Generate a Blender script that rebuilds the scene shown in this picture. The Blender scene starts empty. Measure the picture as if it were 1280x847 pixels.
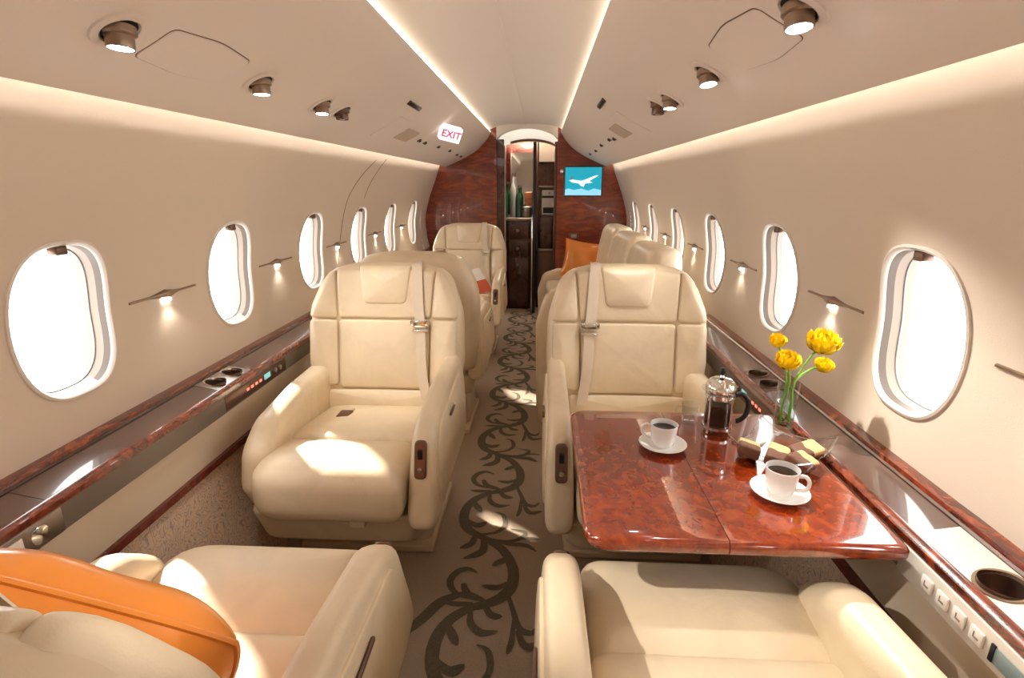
import bpy, bmesh, math, random
from mathutils import Vector, Matrix
random.seed(7)
PI = math.pi
sc = bpy.context.scene
col = sc.collection

# ------------------------------------------------------------------ camera
FPX, IW, IH = 660.0, 1280.0, 847.0
VPX, VPY = 676.0, 232.0                        # where the cabin axis vanishes in the photograph
CAM = Vector((0.14, 0.0, 1.2))
_d = Vector(((VPX-IW/2)/FPX, (IH/2-VPY)/FPX, 1.0)).normalized()
_u = Vector((0, _d.z, -_d.y)).normalized()
_r = -_d.cross(_u)
RIGHT = Vector((_r.x, _d.x, _u.x)); UP = Vector((_r.y, _d.y, _u.y)); FWD = Vector((_r.z, _d.z, _u.z))
cd = bpy.data.cameras.new('camera'); cam = bpy.data.objects.new('camera', cd); col.objects.link(cam)
cd.sensor_width = 36.0; cd.lens = FPX/IW*36.0; cd.clip_start = 0.02
m = Matrix((RIGHT, UP, -FWD)).transposed().to_4x4(); m.translation = CAM
cam.matrix_world = m
sc.camera = cam
def ray(px, py): return RIGHT*((px-IW/2)/FPX) + UP*((IH/2-py)/FPX) + FWD
def at_z(px, py, z): r = ray(px, py); return CAM + r*((z-CAM.z)/r.z)
def at_y(px, py, y): r = ray(px, py); return CAM + r*((y-CAM.y)/r.y)
def at_x(px, py, x): r = ray(px, py); return CAM + r*((x-CAM.x)/r.x)

# ------------------------------------------------------------------ world, sun, exposure
w = bpy.data.worlds.new('daylight'); sc.world = w; w.use_nodes = True
bg = w.node_tree.nodes['Background']; bg.inputs[0].default_value = (1.0, 0.985, 0.96, 1); bg.inputs[1].default_value = 7.0
sd = bpy.data.lights.new('sun', 'SUN'); sd.energy = 13.0; sd.angle = 0.035; sd.color = (1.0, 0.93, 0.8)
sun = bpy.data.objects.new('sun', sd); col.objects.link(sun)
sun.rotation_euler = Vector((0.56, -0.47, -0.48)).to_track_quat('-Z', 'Y').to_euler()
vs = sc.view_settings
vs.view_transform = 'Standard'; vs.look = 'None'; vs.gamma = 1.0; vs.use_curve_mapping = False
vs.exposure = 0.52
cy = sc.cycles
cy.use_denoising = True; cy.max_bounces = 12; cy.diffuse_bounces = 6; cy.glossy_bounces = 5
cy.transmission_bounces = 10; cy.transparent_max_bounces = 16
cy.caustics_reflective = False; cy.caustics_refractive = False; cy.sample_clamp_indirect = 6.0

# ------------------------------------------------------------------ materials
MATS = {}
def nodes_of(name):
    m = bpy.data.materials.new(name); m.use_nodes = True; MATS[name] = m
    nt = m.node_tree; return m, nt, nt.nodes['Principled BSDF']
def mat(name, c, rough=.5, metal=0, coat=0, trans=0, ior=1.45, emit=None, es=0, bump=None, spec=.5, var=0, vscale=8, coatr=.03):
    m, nt, p = nodes_of(name); L = nt.links
    p.inputs['Base Color'].default_value = (*c, 1); p.inputs['Roughness'].default_value = rough
    p.inputs['Metallic'].default_value = metal; p.inputs['Coat Weight'].default_value = coat; p.inputs['Coat Roughness'].default_value = coatr
    p.inputs['Transmission Weight'].default_value = trans; p.inputs['IOR'].default_value = ior
    p.inputs['Specular IOR Level'].default_value = spec
    if emit: p.inputs['Emission Color'].default_value = (*emit, 1); p.inputs['Emission Strength'].default_value = es
    if var or bump:
        tc = nt.nodes.new('ShaderNodeTexCoord')
    if var:
        n = nt.nodes.new('ShaderNodeTexNoise'); n.inputs['Scale'].default_value = vscale; n.inputs['Detail'].default_value = 5
        L.new(tc.outputs['Object'], n.inputs['Vector'])
        r = nt.nodes.new('ShaderNodeValToRGB'); r.color_ramp.elements[0].position = .3; r.color_ramp.elements[1].position = .7
        r.color_ramp.elements[0].color = (*[k*(1-var) for k in c], 1); r.color_ramp.elements[1].color = (*[min(1, k*(1+var)) for k in c], 1)
        L.new(n.outputs['Fac'], r.inputs['Fac']); L.new(r.outputs['Color'], p.inputs['Base Color'])
    if bump:
        n = nt.nodes.new('ShaderNodeTexNoise'); n.inputs['Scale'].default_value = bump[0]; n.inputs['Detail'].default_value = bump[2] if len(bump) > 2 else 3
        L.new(tc.outputs['Object'], n.inputs['Vector'])
        b = nt.nodes.new('ShaderNodeBump'); b.inputs['Strength'].default_value = 1.0; b.inputs['Distance'].default_value = bump[1]
        L.new(n.outputs['Fac'], b.inputs['Height']); L.new(b.outputs['Normal'], p.inputs['Normal'])
    return m

def leather(name, c, rough=.37):
    m, nt, p = nodes_of(name); L = nt.links
    tc = nt.nodes.new('ShaderNodeTexCoord')
    n1 = nt.nodes.new('ShaderNodeTexNoise'); n1.inputs['Scale'].default_value = 9; n1.inputs['Detail'].default_value = 3; n1.inputs['Distortion'].default_value = .8
    v = nt.nodes.new('ShaderNodeTexVoronoi'); v.inputs['Scale'].default_value = 420
    L.new(tc.outputs['Object'], n1.inputs['Vector']); L.new(tc.outputs['Object'], v.inputs['Vector'])
    r = nt.nodes.new('ShaderNodeValToRGB'); r.color_ramp.elements[0].position = .3; r.color_ramp.elements[1].position = .7
    r.color_ramp.elements[0].color = (*[k*.93 for k in c], 1); r.color_ramp.elements[1].color = (*[k*1.05 for k in c], 1)
    L.new(n1.outputs['Fac'], r.inputs['Fac']); L.new(r.outputs['Color'], p.inputs['Base Color'])
    p.inputs['Roughness'].default_value = rough
    b1 = nt.nodes.new('ShaderNodeBump'); b1.inputs['Distance'].default_value = .004; b1.inputs['Strength'].default_value = .7
    L.new(n1.outputs['Fac'], b1.inputs['Height'])
    b2 = nt.nodes.new('ShaderNodeBump'); b2.inputs['Distance'].default_value = .0004; b2.inputs['Strength'].default_value = .35
    L.new(v.outputs['Distance'], b2.inputs['Height']); L.new(b1.outputs['Normal'], b2.inputs['Normal']); L.new(b2.outputs['Normal'], p.inputs['Normal'])
    return m

def burl(name, stops, scale=9, stretch=(1, 1, 1), coat=1.0, rough=.25, dist=3.0, cior=1.5):
    m, nt, p = nodes_of(name); L = nt.links
    tc = nt.nodes.new('ShaderNodeTexCoord'); mp = nt.nodes.new('ShaderNodeMapping'); mp.inputs['Scale'].default_value = stretch
    L.new(tc.outputs['Object'], mp.inputs['Vector'])
    n = nt.nodes.new('ShaderNodeTexNoise'); n.inputs['Scale'].default_value = scale; n.inputs['Detail'].default_value = 9; n.inputs['Roughness'].default_value = .62; n.inputs['Distortion'].default_value = dist
    L.new(mp.outputs['Vector'], n.inputs['Vector'])
    r = nt.nodes.new('ShaderNodeValToRGB'); e = r.color_ramp.elements
    e[0].position, e[0].color = stops[0][0], (*stops[0][1], 1)
    e[1].position, e[1].color = stops[-1][0], (*stops[-1][1], 1)
    for pos, c in stops[1:-1]:
        k = e.new(pos); k.color = (*c, 1)
    L.new(n.outputs['Fac'], r.inputs['Fac']); L.new(r.outputs['Color'], p.inputs['Base Color'])
    p.inputs['Roughness'].default_value = rough; p.inputs['Coat Weight'].default_value = coat; p.inputs['Coat Roughness'].default_value = .015; p.inputs['Coat IOR'].default_value = cior
    return m

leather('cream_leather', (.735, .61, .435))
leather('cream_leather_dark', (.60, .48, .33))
leather('belt_grey', (.68, .57, .45), .6)
mat('wall_cloth', (.65, .56, .47), .8, bump=(900, .0006, 2))
mat('ceiling_skin', (.71, .62, .54), .6, bump=(500, .0003, 2))
mat('ceiling_strip', (.82, .75, .67), .55)
mat('window_trim', (.66, .61, .55), .4)
mat('window_reveal', (.27, .21, .165), .5)  # shade inside the window opening is put into this darkened colour
mat('window_grey', (.085, .058, .040), .45)  # shade track, its colour darkened further to stand in for shadow
mat('gasket', (.22, .27, .32), .5)
mat('bronze', (.16, .095, .07), .3, .7)
mat('bronze_light', (.30, .21, .15), .35, .8)
mat('brushed_metal', (.20, .165, .135), .42, .35, bump=(300, .0004, 2))
mat('chrome', (.8, .79, .77), .12, 1)
mat('pewter', (.40, .35, .31), .3, .9)
mat('silver_panel', (.74, .69, .63), .4, .15)
mat('dark_gap', (.012, .009, .008), .7)
mat('taupe_gloss', (.105, .058, .044), .22, coat=1.0)
mat('cream_panel', (.66, .55, .42), .55)
mat('black_plastic', (.012, .012, .013), .3)
mat('white_china', (.86, .85, .83), .12, coat=.6)
mat('coffee', (.018, .007, .003), .05)
mat('carpet', (.47, .36, .27), .95, bump=(700, .003, 2), var=.12, vscale=240, spec=.1)
mat('carpet_dark', (.16, .135, .095), .95, bump=(700, .003, 2), var=.2, vscale=200, spec=.1)
mat('orange_silk', (.80, .27, .04), .24, bump=(9, .010, 2), var=.06, spec=.8)
mat('lamp_glow', (1, 1, 1), .3, emit=(.95, .97, 1.0), es=18)
mat('cove_glow', (1, 1, 1), .3, emit=(1.0, .93, .84), es=15)
mat('strip_glow', (1, .95, .85), .4, emit=(1.0, .92, .80), es=2.6)
mat('sconce_glow', (1, 1, 1), .3, emit=(1.0, .95, .88), es=14)
mat('arch_glow', (.9, .86, .78), .4, emit=(1.0, .93, .8), es=.45)
mat('sign_white', (.9, .9, .9), .4, emit=(1, .97, 1), es=.8)
mat('sign_red', (.75, .02, .10), .4, emit=(.85, .03, .12), es=.5)
mat('speaker_tan', (.50, .40, .29), .7, bump=(1500, .0008, 1))
mat('led_red', (.9, .1, .08), .4, emit=(1, .18, .12), es=1.5)
mat('led_teal', (.2, .5, .5), .3, emit=(.25, .6, .62), es=.5)
mat('lcd', (.20, .27, .28), .15)
mat('button_white', (.82, .77, .72), .4)
mat('button_mark', (.25, .22, .2), .5)
mat('petal', (.95, .70, .012), .55, var=.12, vscale=60)
mat('flower_heart', (.70, .42, .01), .6)
mat('stem', (.20, .42, .045), .5)
mat('pebble', (.25, .16, .08), .5, var=.4, vscale=60)
mat('biscuit', (.60, .40, .19), .75, bump=(200, .002, 3), var=.15, vscale=90)
mat('chocolate', (.13, .05, .024), .6, bump=(120, .002, 3), var=.12, vscale=60)
mat('screen_sea', (.02, .30, .42), .2, emit=(.0, .34, .48), es=.62)
mat('screen_cloud', (.2, .5, .75), .2, emit=(.25, .58, .82), es=.7)
mat('screen_plane', (.8, .85, .9), .2, emit=(.75, .85, .92), es=.8)
mat('screen_dark', (.15, .2, .3), .2, emit=(.12, .2, .3), es=.5)
mat('white_enamel', (.74, .70, .66), .3)
mat('mirror', (.55, .54, .52), .04, 1)
mat('bottle_green', (.015, .10, .05), .1, coat=1)
mat('bottle_clear', (.55, .58, .58), .08, coat=1)
mat('bottle_amber', (.35, .09, .015), .1, coat=1)
mat('paper_red', (.62, .12, .06), .4); mat('paper_green', (.30, .42, .12), .5); mat('paper_white', (.85, .83, .78), .5)
burl('burl_table', [(.22, (.07, .007, .002)), (.42, (.18, .018, .003)), (.55, (.25, .030, .004)), (.68, (.32, .050, .006)), (.88, (.42, .09, .010))], 42, dist=.8, rough=.16, cior=1.75)
burl('burl_rail', [(.25, (.02, .004, .002)), (.42, (.09, .013, .005)), (.55, (.20, .030, .008)), (.70, (.36, .075, .014)), (.85, (.48, .14, .03))], 16, (1.2, .7, 1.2), dist=2.6)
burl('burl_edge', [(.3, (.012, .003, .002)), (.55, (.05, .010, .005)), (.8, (.15, .025, .008))], 14, (1, .6, 1))
burl('burl_bulkhead', [(.25, (.08, .010, .005)), (.5, (.20, .027, .009)), (.7, (.36, .058, .014)), (.9, (.50, .10, .02))], 7, (.55, 1, 2.2), dist=2.0)
burl('mahogany', [(.3, (.030, .004, .003)), (.6, (.07, .009, .005)), (.85, (.12, .016, .008))], 8, (1, 1, .4))
burl('red_strip', [(.3, (.07, .008, .005)), (.7, (.17, .022, .012))], 12)
burl('lit_wood', [(.3, (.25, .05, .012)), (.6, (.5, .14, .03)), (.85, (.62, .24, .06))], 9)  # orange light on the niche wood is put into these colours

def glass(name, tint=(1, 1, 1), gl=.08, col2=(1, 1, 1)):
    m = bpy.data.materials.new(name); m.use_nodes = True; MATS[name] = m; nt = m.node_tree; nt.nodes.clear(); L = nt.links
    o = nt.nodes.new('ShaderNodeOutputMaterial'); t = nt.nodes.new('ShaderNodeBsdfTransparent'); g = nt.nodes.new('ShaderNodeBsdfGlossy')
    t.inputs['Color'].default_value = (*tint, 1); g.inputs['Roughness'].default_value = .02; g.inputs['Color'].default_value = (*col2, 1)
    f = nt.nodes.new('ShaderNodeLayerWeight'); f.inputs['Blend'].default_value = .5
    pw = nt.nodes.new('ShaderNodeMath'); pw.operation = 'POWER'; pw.inputs[1].default_value = 4.0
    a = nt.nodes.new('ShaderNodeMath'); a.operation = 'MULTIPLY_ADD'; a.inputs[1].default_value = .7; a.inputs[2].default_value = gl
    mx = nt.nodes.new('ShaderNodeMixShader')
    L.new(f.outputs['Facing'], pw.inputs[0]); L.new(pw.outputs[0], a.inputs[0]); L.new(a.outputs[0], mx.inputs[0]); L.new(t.outputs[0], mx.inputs[1]); L.new(g.outputs[0], mx.inputs[2]); L.new(mx.outputs[0], o.inputs['Surface'])
    return m
glass('pane_glass', (.97, .98, .99), .02)
glass('clear_glass', (.93, .95, .95), .03)
glass('dish_glass', (.90, .89, .87), .12)
glass('rim_glass', (.85, .86, .86), .35)
glass('water', (.90, .95, .90), .0)

def scribble(name):
    m, nt, p = nodes_of(name); L = nt.links
    tc = nt.nodes.new('ShaderNodeTexCoord')
    n = nt.nodes.new('ShaderNodeTexNoise'); n.inputs['Scale'].default_value = 20; n.inputs['Detail'].default_value = 1.5; n.inputs['Distortion'].default_value = 1.6
    L.new(tc.outputs['Object'], n.inputs['Vector'])
    k = nt.nodes.new('ShaderNodeMath'); k.operation = 'MULTIPLY'; k.inputs[1].default_value = 9.0
    f = nt.nodes.new('ShaderNodeMath'); f.operation = 'FRACT'
    L.new(n.outputs['Fac'], k.inputs[0]); L.new(k.outputs[0], f.inputs[0])
    r = nt.nodes.new('ShaderNodeValToRGB'); e = r.color_ramp.elements
    e[0].position = 0; e[0].color = (.60, .45, .33, 1); e[1].position = 1; e[1].color = (.56, .42, .31, 1)
    for pos, c in ((.35, (.64, .45, .30)), (.5, (.36, .31, .27)), (.62, (.28, .26, .25)), (.75, (.66, .40, .25))):
        x = e.new(pos); x.color = (*c, 1)
    L.new(f.outputs[0], r.inputs['Fac']); L.new(r.outputs['Color'], p.inputs['Base Color']); p.inputs['Roughness'].default_value = .85
    return m
scribble('dado_cloth')

# ------------------------------------------------------------------ mesh helpers
def tag(o, label=None, cat=None, group=None, kind=None):
    if label: o['label'] = label
    if cat: o['category'] = cat
    if group: o['group'] = group
    if kind: o['kind'] = kind
    return o
def thing(name, label, cat, loc=(0, 0, 0), rotz=0, group=None, kind=None):
    o = bpy.data.objects.new(name, None); col.objects.link(o); o.empty_display_size = .05
    o.location = loc; o.rotation_euler = (0, 0, rotz)
    return tag(o, label, cat, group, kind)

class MB:
    def __init__(s): s.v = []; s.f = []
    def add(s, vs, fs):
        b = len(s.v); s.v += [tuple(v) for v in vs]; s.f += [tuple(b+i for i in f) for f in fs]; return s
    def build(s, name, m, parent=None, angle=42, recalc=True):
        me = bpy.data.meshes.new(name); me.from_pydata(s.v, [], s.f)
        bm = bmesh.new(); bm.from_mesh(me)
        bmesh.ops.remove_doubles(bm, verts=bm.verts, dist=1e-6)
        if recalc: bmesh.ops.recalc_face_normals(bm, faces=bm.faces)
        bm.to_mesh(me); bm.free()
        for p in me.polygons: p.use_smooth = True
        me.set_sharp_from_angle(angle=math.radians(angle))
        me.materials.append(MATS[m])
        o = bpy.data.objects.new(name, me); col.objects.link(o)
        if parent is not None: o.parent = parent
        return o
    # --- shapes
    def box(s, x0, x1, y0, y1, z0, z1, r=0, seg=3):
        bm = bmesh.new(); bmesh.ops.create_cube(bm, size=1)
        for v in bm.verts: v.co = Vector(((x0+x1)/2+v.co.x*(x1-x0), (y0+y1)/2+v.co.y*(y1-y0), (z0+z1)/2+v.co.z*(z1-z0)))
        if r: bmesh.ops.bevel(bm, geom=bm.edges[:], offset=min(r, .49*min(x1-x0, y1-y0, z1-z0)), segments=seg, profile=.5, affect='EDGES')
        bm.verts.index_update(); s.add([v.co.copy() for v in bm.verts], [[v.index for v in f.verts] for f in bm.faces]); bm.free(); return s
    def tube(s, pts, rad, n=10, cap=True):
        pts = [Vector(p) for p in pts]; rads = rad if isinstance(rad, (list, tuple)) else [rad]*len(pts)
        b = len(s.v); prev = None
        for i, p in enumerate(pts):
            t = (pts[min(i+1, len(pts)-1)]-pts[max(i-1, 0)]).normalized()
            if prev is None: a = t.orthogonal().normalized()
            else: a = (prev - t*prev.dot(t)).normalized()
            prev = a; c = t.cross(a)
            for k in range(n):
                q = 2*PI*k/n; s.v.append(tuple(p + (a*math.cos(q)+c*math.sin(q))*rads[i]))
        for i in range(len(pts)-1):
            for k in range(n): s.f.append((b+i*n+k, b+i*n+(k+1) % n, b+(i+1)*n+(k+1) % n, b+(i+1)*n+k))
        if cap:
            s.f.append(tuple(b+k for k in range(n))[::-1]); s.f.append(tuple(b+(len(pts)-1)*n+k for k in range(n)))
        return s
    def lathe(s, prof, n=28, c=(0, 0, 0), mtx=None):
        b = len(s.v); c = Vector(c)
        for (r, z) in prof:
            for k in range(n):
                q = 2*PI*k/n; p = Vector((max(r, 1e-5)*math.cos(q), max(r, 1e-5)*math.sin(q), z))
                if mtx is not None: p = mtx @ p
                s.v.append(tuple(p+c))
        for i in range(len(prof)-1):
            for k in range(n): s.f.append((b+i*n+k, b+i*n+(k+1) % n, b+(i+1)*n+(k+1) % n, b+(i+1)*n+k))
        return s
    def solid(s, out, t, r, mp, cf=0.0, cb=0.0, nb=4, rings=(.92, .75, .5, .25), back=True):
        """A slab of outline `out` with rounded rims and crowned faces, laid out by mp(u, v, depth)."""
        n = len(out); us = [p[0] for p in out]; vs_ = [p[1] for p in out]
        cu, cv = (min(us)+max(us))/2, (min(vs_)+max(vs_))/2; hu, hv = (max(us)-min(us))/2, (max(vs_)-min(vs_))/2
        lev = []
        for q in reversed(rings): lev.append((r, q, -cf*(1-q*q)))
        for i in range(nb+1):
            a = PI/2*i/nb; lev.append((r*(1-math.sin(a)), 1.0, r*(1-math.cos(a))))
        if back:
            for i in range(nb+1):
                a = PI/2*i/nb; lev.append((r*(1-math.cos(a)), 1.0, t-r*(1-math.sin(a))))
            for q in rings: lev.append((r, q, t+cb*(1-q*q)))
        else: lev.append((0, 1.0, t))
        b = len(s.v)
        for (ins, q, d) in lev:
            for (u, v) in out:
                s.v.append(tuple(mp(cu+(u-cu)*(1-ins/hu)*q, cv+(v-cv)*(1-ins/hv)*q, d)))
        for i in range(len(lev)-1):
            for k in range(n): s.f.append((b+i*n+k, b+i*n+(k+1) % n, b+(i+1)*n+(k+1) % n, b+(i+1)*n+k))
        s.v.append(tuple(mp(cu, cv, -cf))); c0 = len(s.v)-1
        for k in range(n): s.f.append((c0, b+(k+1) % n, b+k))
        if back:
            s.v.append(tuple(mp(cu, cv, t+cb))); c1 = len(s.v)-1; e = b+(len(lev)-1)*n
            for k in range(n): s.f.append((c1, e+k, e+(k+1) % n))
        return s
    def sweep(s, prof, y0, y1, ny=1, closed=True):
        """profile in (x, z) swept along y"""
        n = len(prof); b = len(s.v)
        for j in range(ny+1):
            y = y0+(y1-y0)*j/ny
            for (x, z) in prof: s.v.append((x, y, z))
        for j in range(ny):
            for k in range(n if closed else n-1): s.f.append((b+j*n+k, b+j*n+(k+1) % n, b+(j+1)*n+(k+1) % n, b+(j+1)*n+k))
        if closed:
            s.f.append(tuple(b+k for k in range(n))[::-1]); s.f.append(tuple(b+ny*n+k for k in range(n)))
        return s

def rpoly(pts, rad, seg=5, step=.03):
    """closed polygon with rounded corners, edges subdivided"""
    n = len(pts); out = []
    for i in range(n):
        p0, p1, p2 = Vector(pts[i-1]), Vector(pts[i]), Vector(pts[(i+1) % n])
        r = rad[i] if isinstance(rad, (list, tuple)) else rad
        a, c = (p0-p1), (p2-p1); la, lc = a.length, c.length; a.normalize(); c.normalize()
        ang = a.angle(c) if r > 0 else 0
        if r > 0 and .05 < ang < PI-.05:
            d = min(r/math.tan(ang/2), la*.49, lc*.49)
            s0, s1 = p1+a*d, p1+c*d
            for k in range(seg+1):
                t = k/seg; out.append((s0*(1-t)**2 + p1*2*t*(1-t) + s1*t*t))
        else: out.append(p1)
    res = []
    for i in range(len(out)):
        a, b_ = out[i], out[(i+1) % len(out)]
        res.append((a.x, a.y)); L = (b_-a).length
        k = int(L/step)
        for j in range(1, k): q = a.lerp(b_, j/k); res.append((q.x, q.y))
    return res
def rrect(x0, x1, y0, y1, r, step=.03): return rpoly([(x0, y0), (x1, y0), (x1, y1), (x0, y1)], r, step=step)
def interp(tab, t):
    if t <= tab[0][0]: return tab[0][1]
    for (a, va), (b_, vb) in zip(tab, tab[1:]):
        if t <= b_: return va+(vb-va)*(t-a)/(b_-a)
    return tab[-1][1]
def smooth_tab(pts, sub=6):
    """Catmull-Rom densification of a list of pairs"""
    res = []
    for i in range(len(pts)-1):
        p0 = Vector(pts[max(i-1, 0)]); p1 = Vector(pts[i]); p2 = Vector(pts[i+1]); p3 = Vector(pts[min(i+2, len(pts)-1)])
        for k in range(sub):
            t = k/sub
            q = .5*((2*p1)+(p2-p0)*t+(2*p0-5*p1+4*p2-p3)*t*t+(3*p1-p0-3*p2+p3)*t**3)
            res.append(tuple(q))
    res.append(tuple(pts[-1])); return res

ords = ['first', 'second', 'third', 'fourth', 'fifth', 'sixth', 'seventh', 'eighth', 'ninth']
# ------------------------------------------------------------------ the cabin shell
Y0, Y1 = -.5625, 5.0
SP = .665; WY = [1.10+SP*i for i in range(-2, 6)]
WZ, WW, WH = .908, .128, .172                    # window centre height, half width, half height
WALL = smooth_tab([(.56, .893), (.64, .903), (.75, .922), (.91, .930), (1.07, .893), (1.2, .845), (1.32, .798), (1.40, .768), (1.475, .735)], 5)
def wall_x(z): return interp(WALL, z)
CEIL = smooth_tab([(.31, 1.655), (.355, 1.585), (.43, 1.512), (.52, 1.455), (.62, 1.408), (.72, 1.366)], 5)
def ceil_z(x): return interp(CEIL, abs(x))
def on_ceiling(px, py):
    r = ray(px, py); t, best = .2, None
    while t < 9:
        p = CAM+r*t
        if abs(p.x) >= .31 and p.z >= ceil_z(p.x): return p
        t += .002
    return p
def on_wall(px, py):
    r = ray(px, py); t = .2
    while t < 9:
        p = CAM+r*t
        if abs(p.x) >= wall_x(p.z): return p
        t += .002
    return p
def ceil_frame(p):
    """normal pointing into the cabin, and the tangent across, at a ceiling point"""
    e = .02; x = abs(p.x); dz = (ceil_z(x+e)-ceil_z(x-e))/(2*e); s = 1 if p.x > 0 else -1
    t = Vector((s, 0, dz)).normalized(); n = Vector((s*dz, 0, -1)).normalized()
    return n, t

tag(MB().box(-.98, .98, Y0, 6.2, -.04, 0).build('floor', 'carpet'), 'beige carpeted cabin floor with a scroll border down the aisle', kind='structure')
floor = bpy.data.objects['floor']

# carpet scrolls: each vine unit a low woven relief
def stroke(mb, pts, wmax, taper=(0.15, 0.0), z=.0012):
    pts = [Vector((p[0], p[1], 0)) for p in smooth_tab([tuple(p) for p in pts], 7)]
    n = len(pts); vs_ = []
    for i, p in enumerate(pts):
        t = (pts[min(i+1, n-1)]-pts[max(i-1, 0)]).normalized(); nn = Vector((-t.y, t.x, 0)); u = i/(n-1)
        w_ = wmax*1.0*(taper[0]+(1-taper[0])*math.sin(PI*min(1, u*1.6)/2) if u < .62 else 1-(1-taper[1])*((u-.62)/.38)**1.6)
        vs_ += [p+nn*w_+Vector((0, 0, z)), p-nn*w_+Vector((0, 0, z))]
    mb.add(vs_, [(2*i, 2*i+1, 2*i+3, 2*i+2) for i in range(n-1)])
# one repeat of the woven acanthus scroll, read off the carpet and laid on the floor plane
def on_floor(zx, zy): return at_z(530+zx/6.05, 560+zy/6.05, 0)
PER = on_floor(550, 45).y-on_floor(455, 678).y
VY0 = on_floor(455, 678).y
SCROLL = [(28, [(550, 45), (660, 95), (722, 170), (725, 240), (680, 290), (600, 320), (500, 338)]),
          (28, [(510, 335), (400, 380), (325, 450), (303, 540), (340, 620), (455, 678)]),
          (18, [(490, 300), (410, 280), (375, 235), (410, 195), (470, 180), (530, 197)]),
          (15, [(510, 322), (430, 325), (350, 320)]), (17, [(712, 235), (640, 258), (555, 248)]), (20, [(712, 130), (660, 148), (608, 165)]),
          (20, [(450, 240), (480, 285), (580, 312)]), (18, [(500, 345), (500, 400), (560, 438), (650, 432)]), (18, [(570, 325), (610, 368), (672, 376)]),
          (15, [(695, 275), (730, 350), (765, 420), (830, 440), (872, 412)]), (17, [(755, 430), (800, 490), (895, 478)]), (12, [(735, 390), (725, 470), (700, 522)]),
          (20, [(365, 400), (400, 440), (435, 488)]), (22, [(315, 540), (400, 585), (478, 560)]),
          (14, [(410, 655), (540, 640), (612, 585), (600, 510), (540, 485)]),
          (13, [(450, 675), (600, 706), (720, 690), (765, 640), (655, 612)]), (15, [(450, 675), (620, 722), (770, 738), (850, 785)]), (10, [(700, 692), (790, 682), (875, 690)]),
          (20, [(395, 640), (360, 722), (270, 758)]), (22, [(450, 670), (440, 780), (295, 838)])]
def vine():
    mb = MB()
    for k, (hw, pts) in enumerate(SCROLL):
        q = [on_floor(*p) for p in pts]
        stem_ = k < 2
        stroke(mb, [(p.x, p.y-VY0) for p in q], hw*.00068, (.75, .7) if stem_ else (.5, .12), .0012+.00004*k)
    return mb
v0 = vine().build('scroll_motif', 'carpet_dark', floor)
for i in range(-2, 6):
    o = v0 if i == -2 else v0.copy()
    if i > -2: col.objects.link(o); o.parent = floor
    o.location = (0, VY0+i*PER, .0008*(i % 2))
tail = MB()
stroke(tail, [(-.30, 1.10), (-.20, 1.20), (-.14, 1.29), (-.07, 1.33)], .018, (.6, .3), .0013)
tail.build('scroll_motif', 'carpet_dark', floor)

# side walls: one bay per window, each with its oval opening
def oval(k, n, hw, hh, e=2.75):
    q = 2*PI*k/n; c, s_ = math.cos(q), math.sin(q)
    return (hw*math.copysign(abs(c)**(2/e), c), hh*math.copysign(abs(s_)**(2/e), s_))
NO = 64
def make_wall(side):
    mb = MB(); zlo, zhi = WALL[0][0], WALL[-1][0]
    for yc in WY:
        rows = []
        ang = [2*PI*k/NO for k in range(NO)]
        hole = [oval(k, NO, WW, WH) for k in range(NO)]
        rect = []
        for k in range(NO):
            c, s_ = math.cos(ang[k]), math.sin(ang[k])
            t1 = (SP/2)/abs(c) if abs(c) > 1e-9 else 1e9
            t2 = ((zhi-WZ) if s_ > 0 else (WZ-zlo))/abs(s_) if abs(s_) > 1e-9 else 1e9
            t = min(t1, t2); rect.append((c*t, s_*t))
        for sy in (-1, 1):                         # snap the nearest samples to the bay's corners
            for zz in (zhi-WZ, zlo-WZ):
                k = min(range(NO), key=lambda i: (rect[i][0]-sy*SP/2)**2+(rect[i][1]-zz)**2); rect[k] = (sy*SP/2, zz)
        R = 12
        for j in range(R+1):
            u = j/R
            for k in range(NO):
                y = yc+hole[k][0]*(1-u)+rect[k][0]*u; z = WZ+hole[k][1]*(1-u)+rect[k][1]*u
                rows.append((side*wall_x(z), y, z))
        mb.add(rows, [(j*NO+k, j*NO+(k+1) % NO, (j+1)*NO+(k+1) % NO, (j+1)*NO+k) for j in range(R) for k in range(NO)])
    ye = WY[-1]+SP/2
    zs = [zlo+(zhi-zlo)*i/30 for i in range(31)]
    mb.sweep([(side*wall_x(z), z) for z in zs], ye, Y1+.02, 1, closed=False)
    return mb
for side, nm in ((-1, 'left'), (1, 'right')):
    o = make_wall(side).build('wall_'+nm, 'wall_cloth', recalc=False)
    tag(o, f'cream fabric side wall on the {"galley" if side < 0 else "sofa"} side, with oval windows', kind='structure')
    # flat outer face so that daylight enters only through the windows
    s_ = side
    lo = MB().sweep([(s_*.93, .60), (s_*.795, .56), (s_*.80, .425), (s_*.93, .425)], Y0, Y1, 1); lo.build('lower_panel', 'cream_panel', o)
    MB().sweep([(s_*.93, .425), (s_*.800, .425), (s_*.725, .0), (s_*.93, .0)], Y0, Y1, 1).build('dado_panel', 'dado_cloth', o)
    t = MB().sweep([(s_*.81, .436), (s_*.790, .433), (s_*.787, .415), (s_*.80, .408)], Y0, Y1, 1).build('trim_1' if side < 0 else 'trim_2', 'red_strip')
    tag(t, f'red wooden strip along the foot of the {nm} side panel', kind='structure')
    cg = MB().sweep([(s_*.656, 1.420), (s_*.668, 1.414), (s_*.672, 1.426), (s_*.660, 1.432)], Y0+.01, Y1-.05, 1).build('cove_light', 'cove_glow', o)

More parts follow.
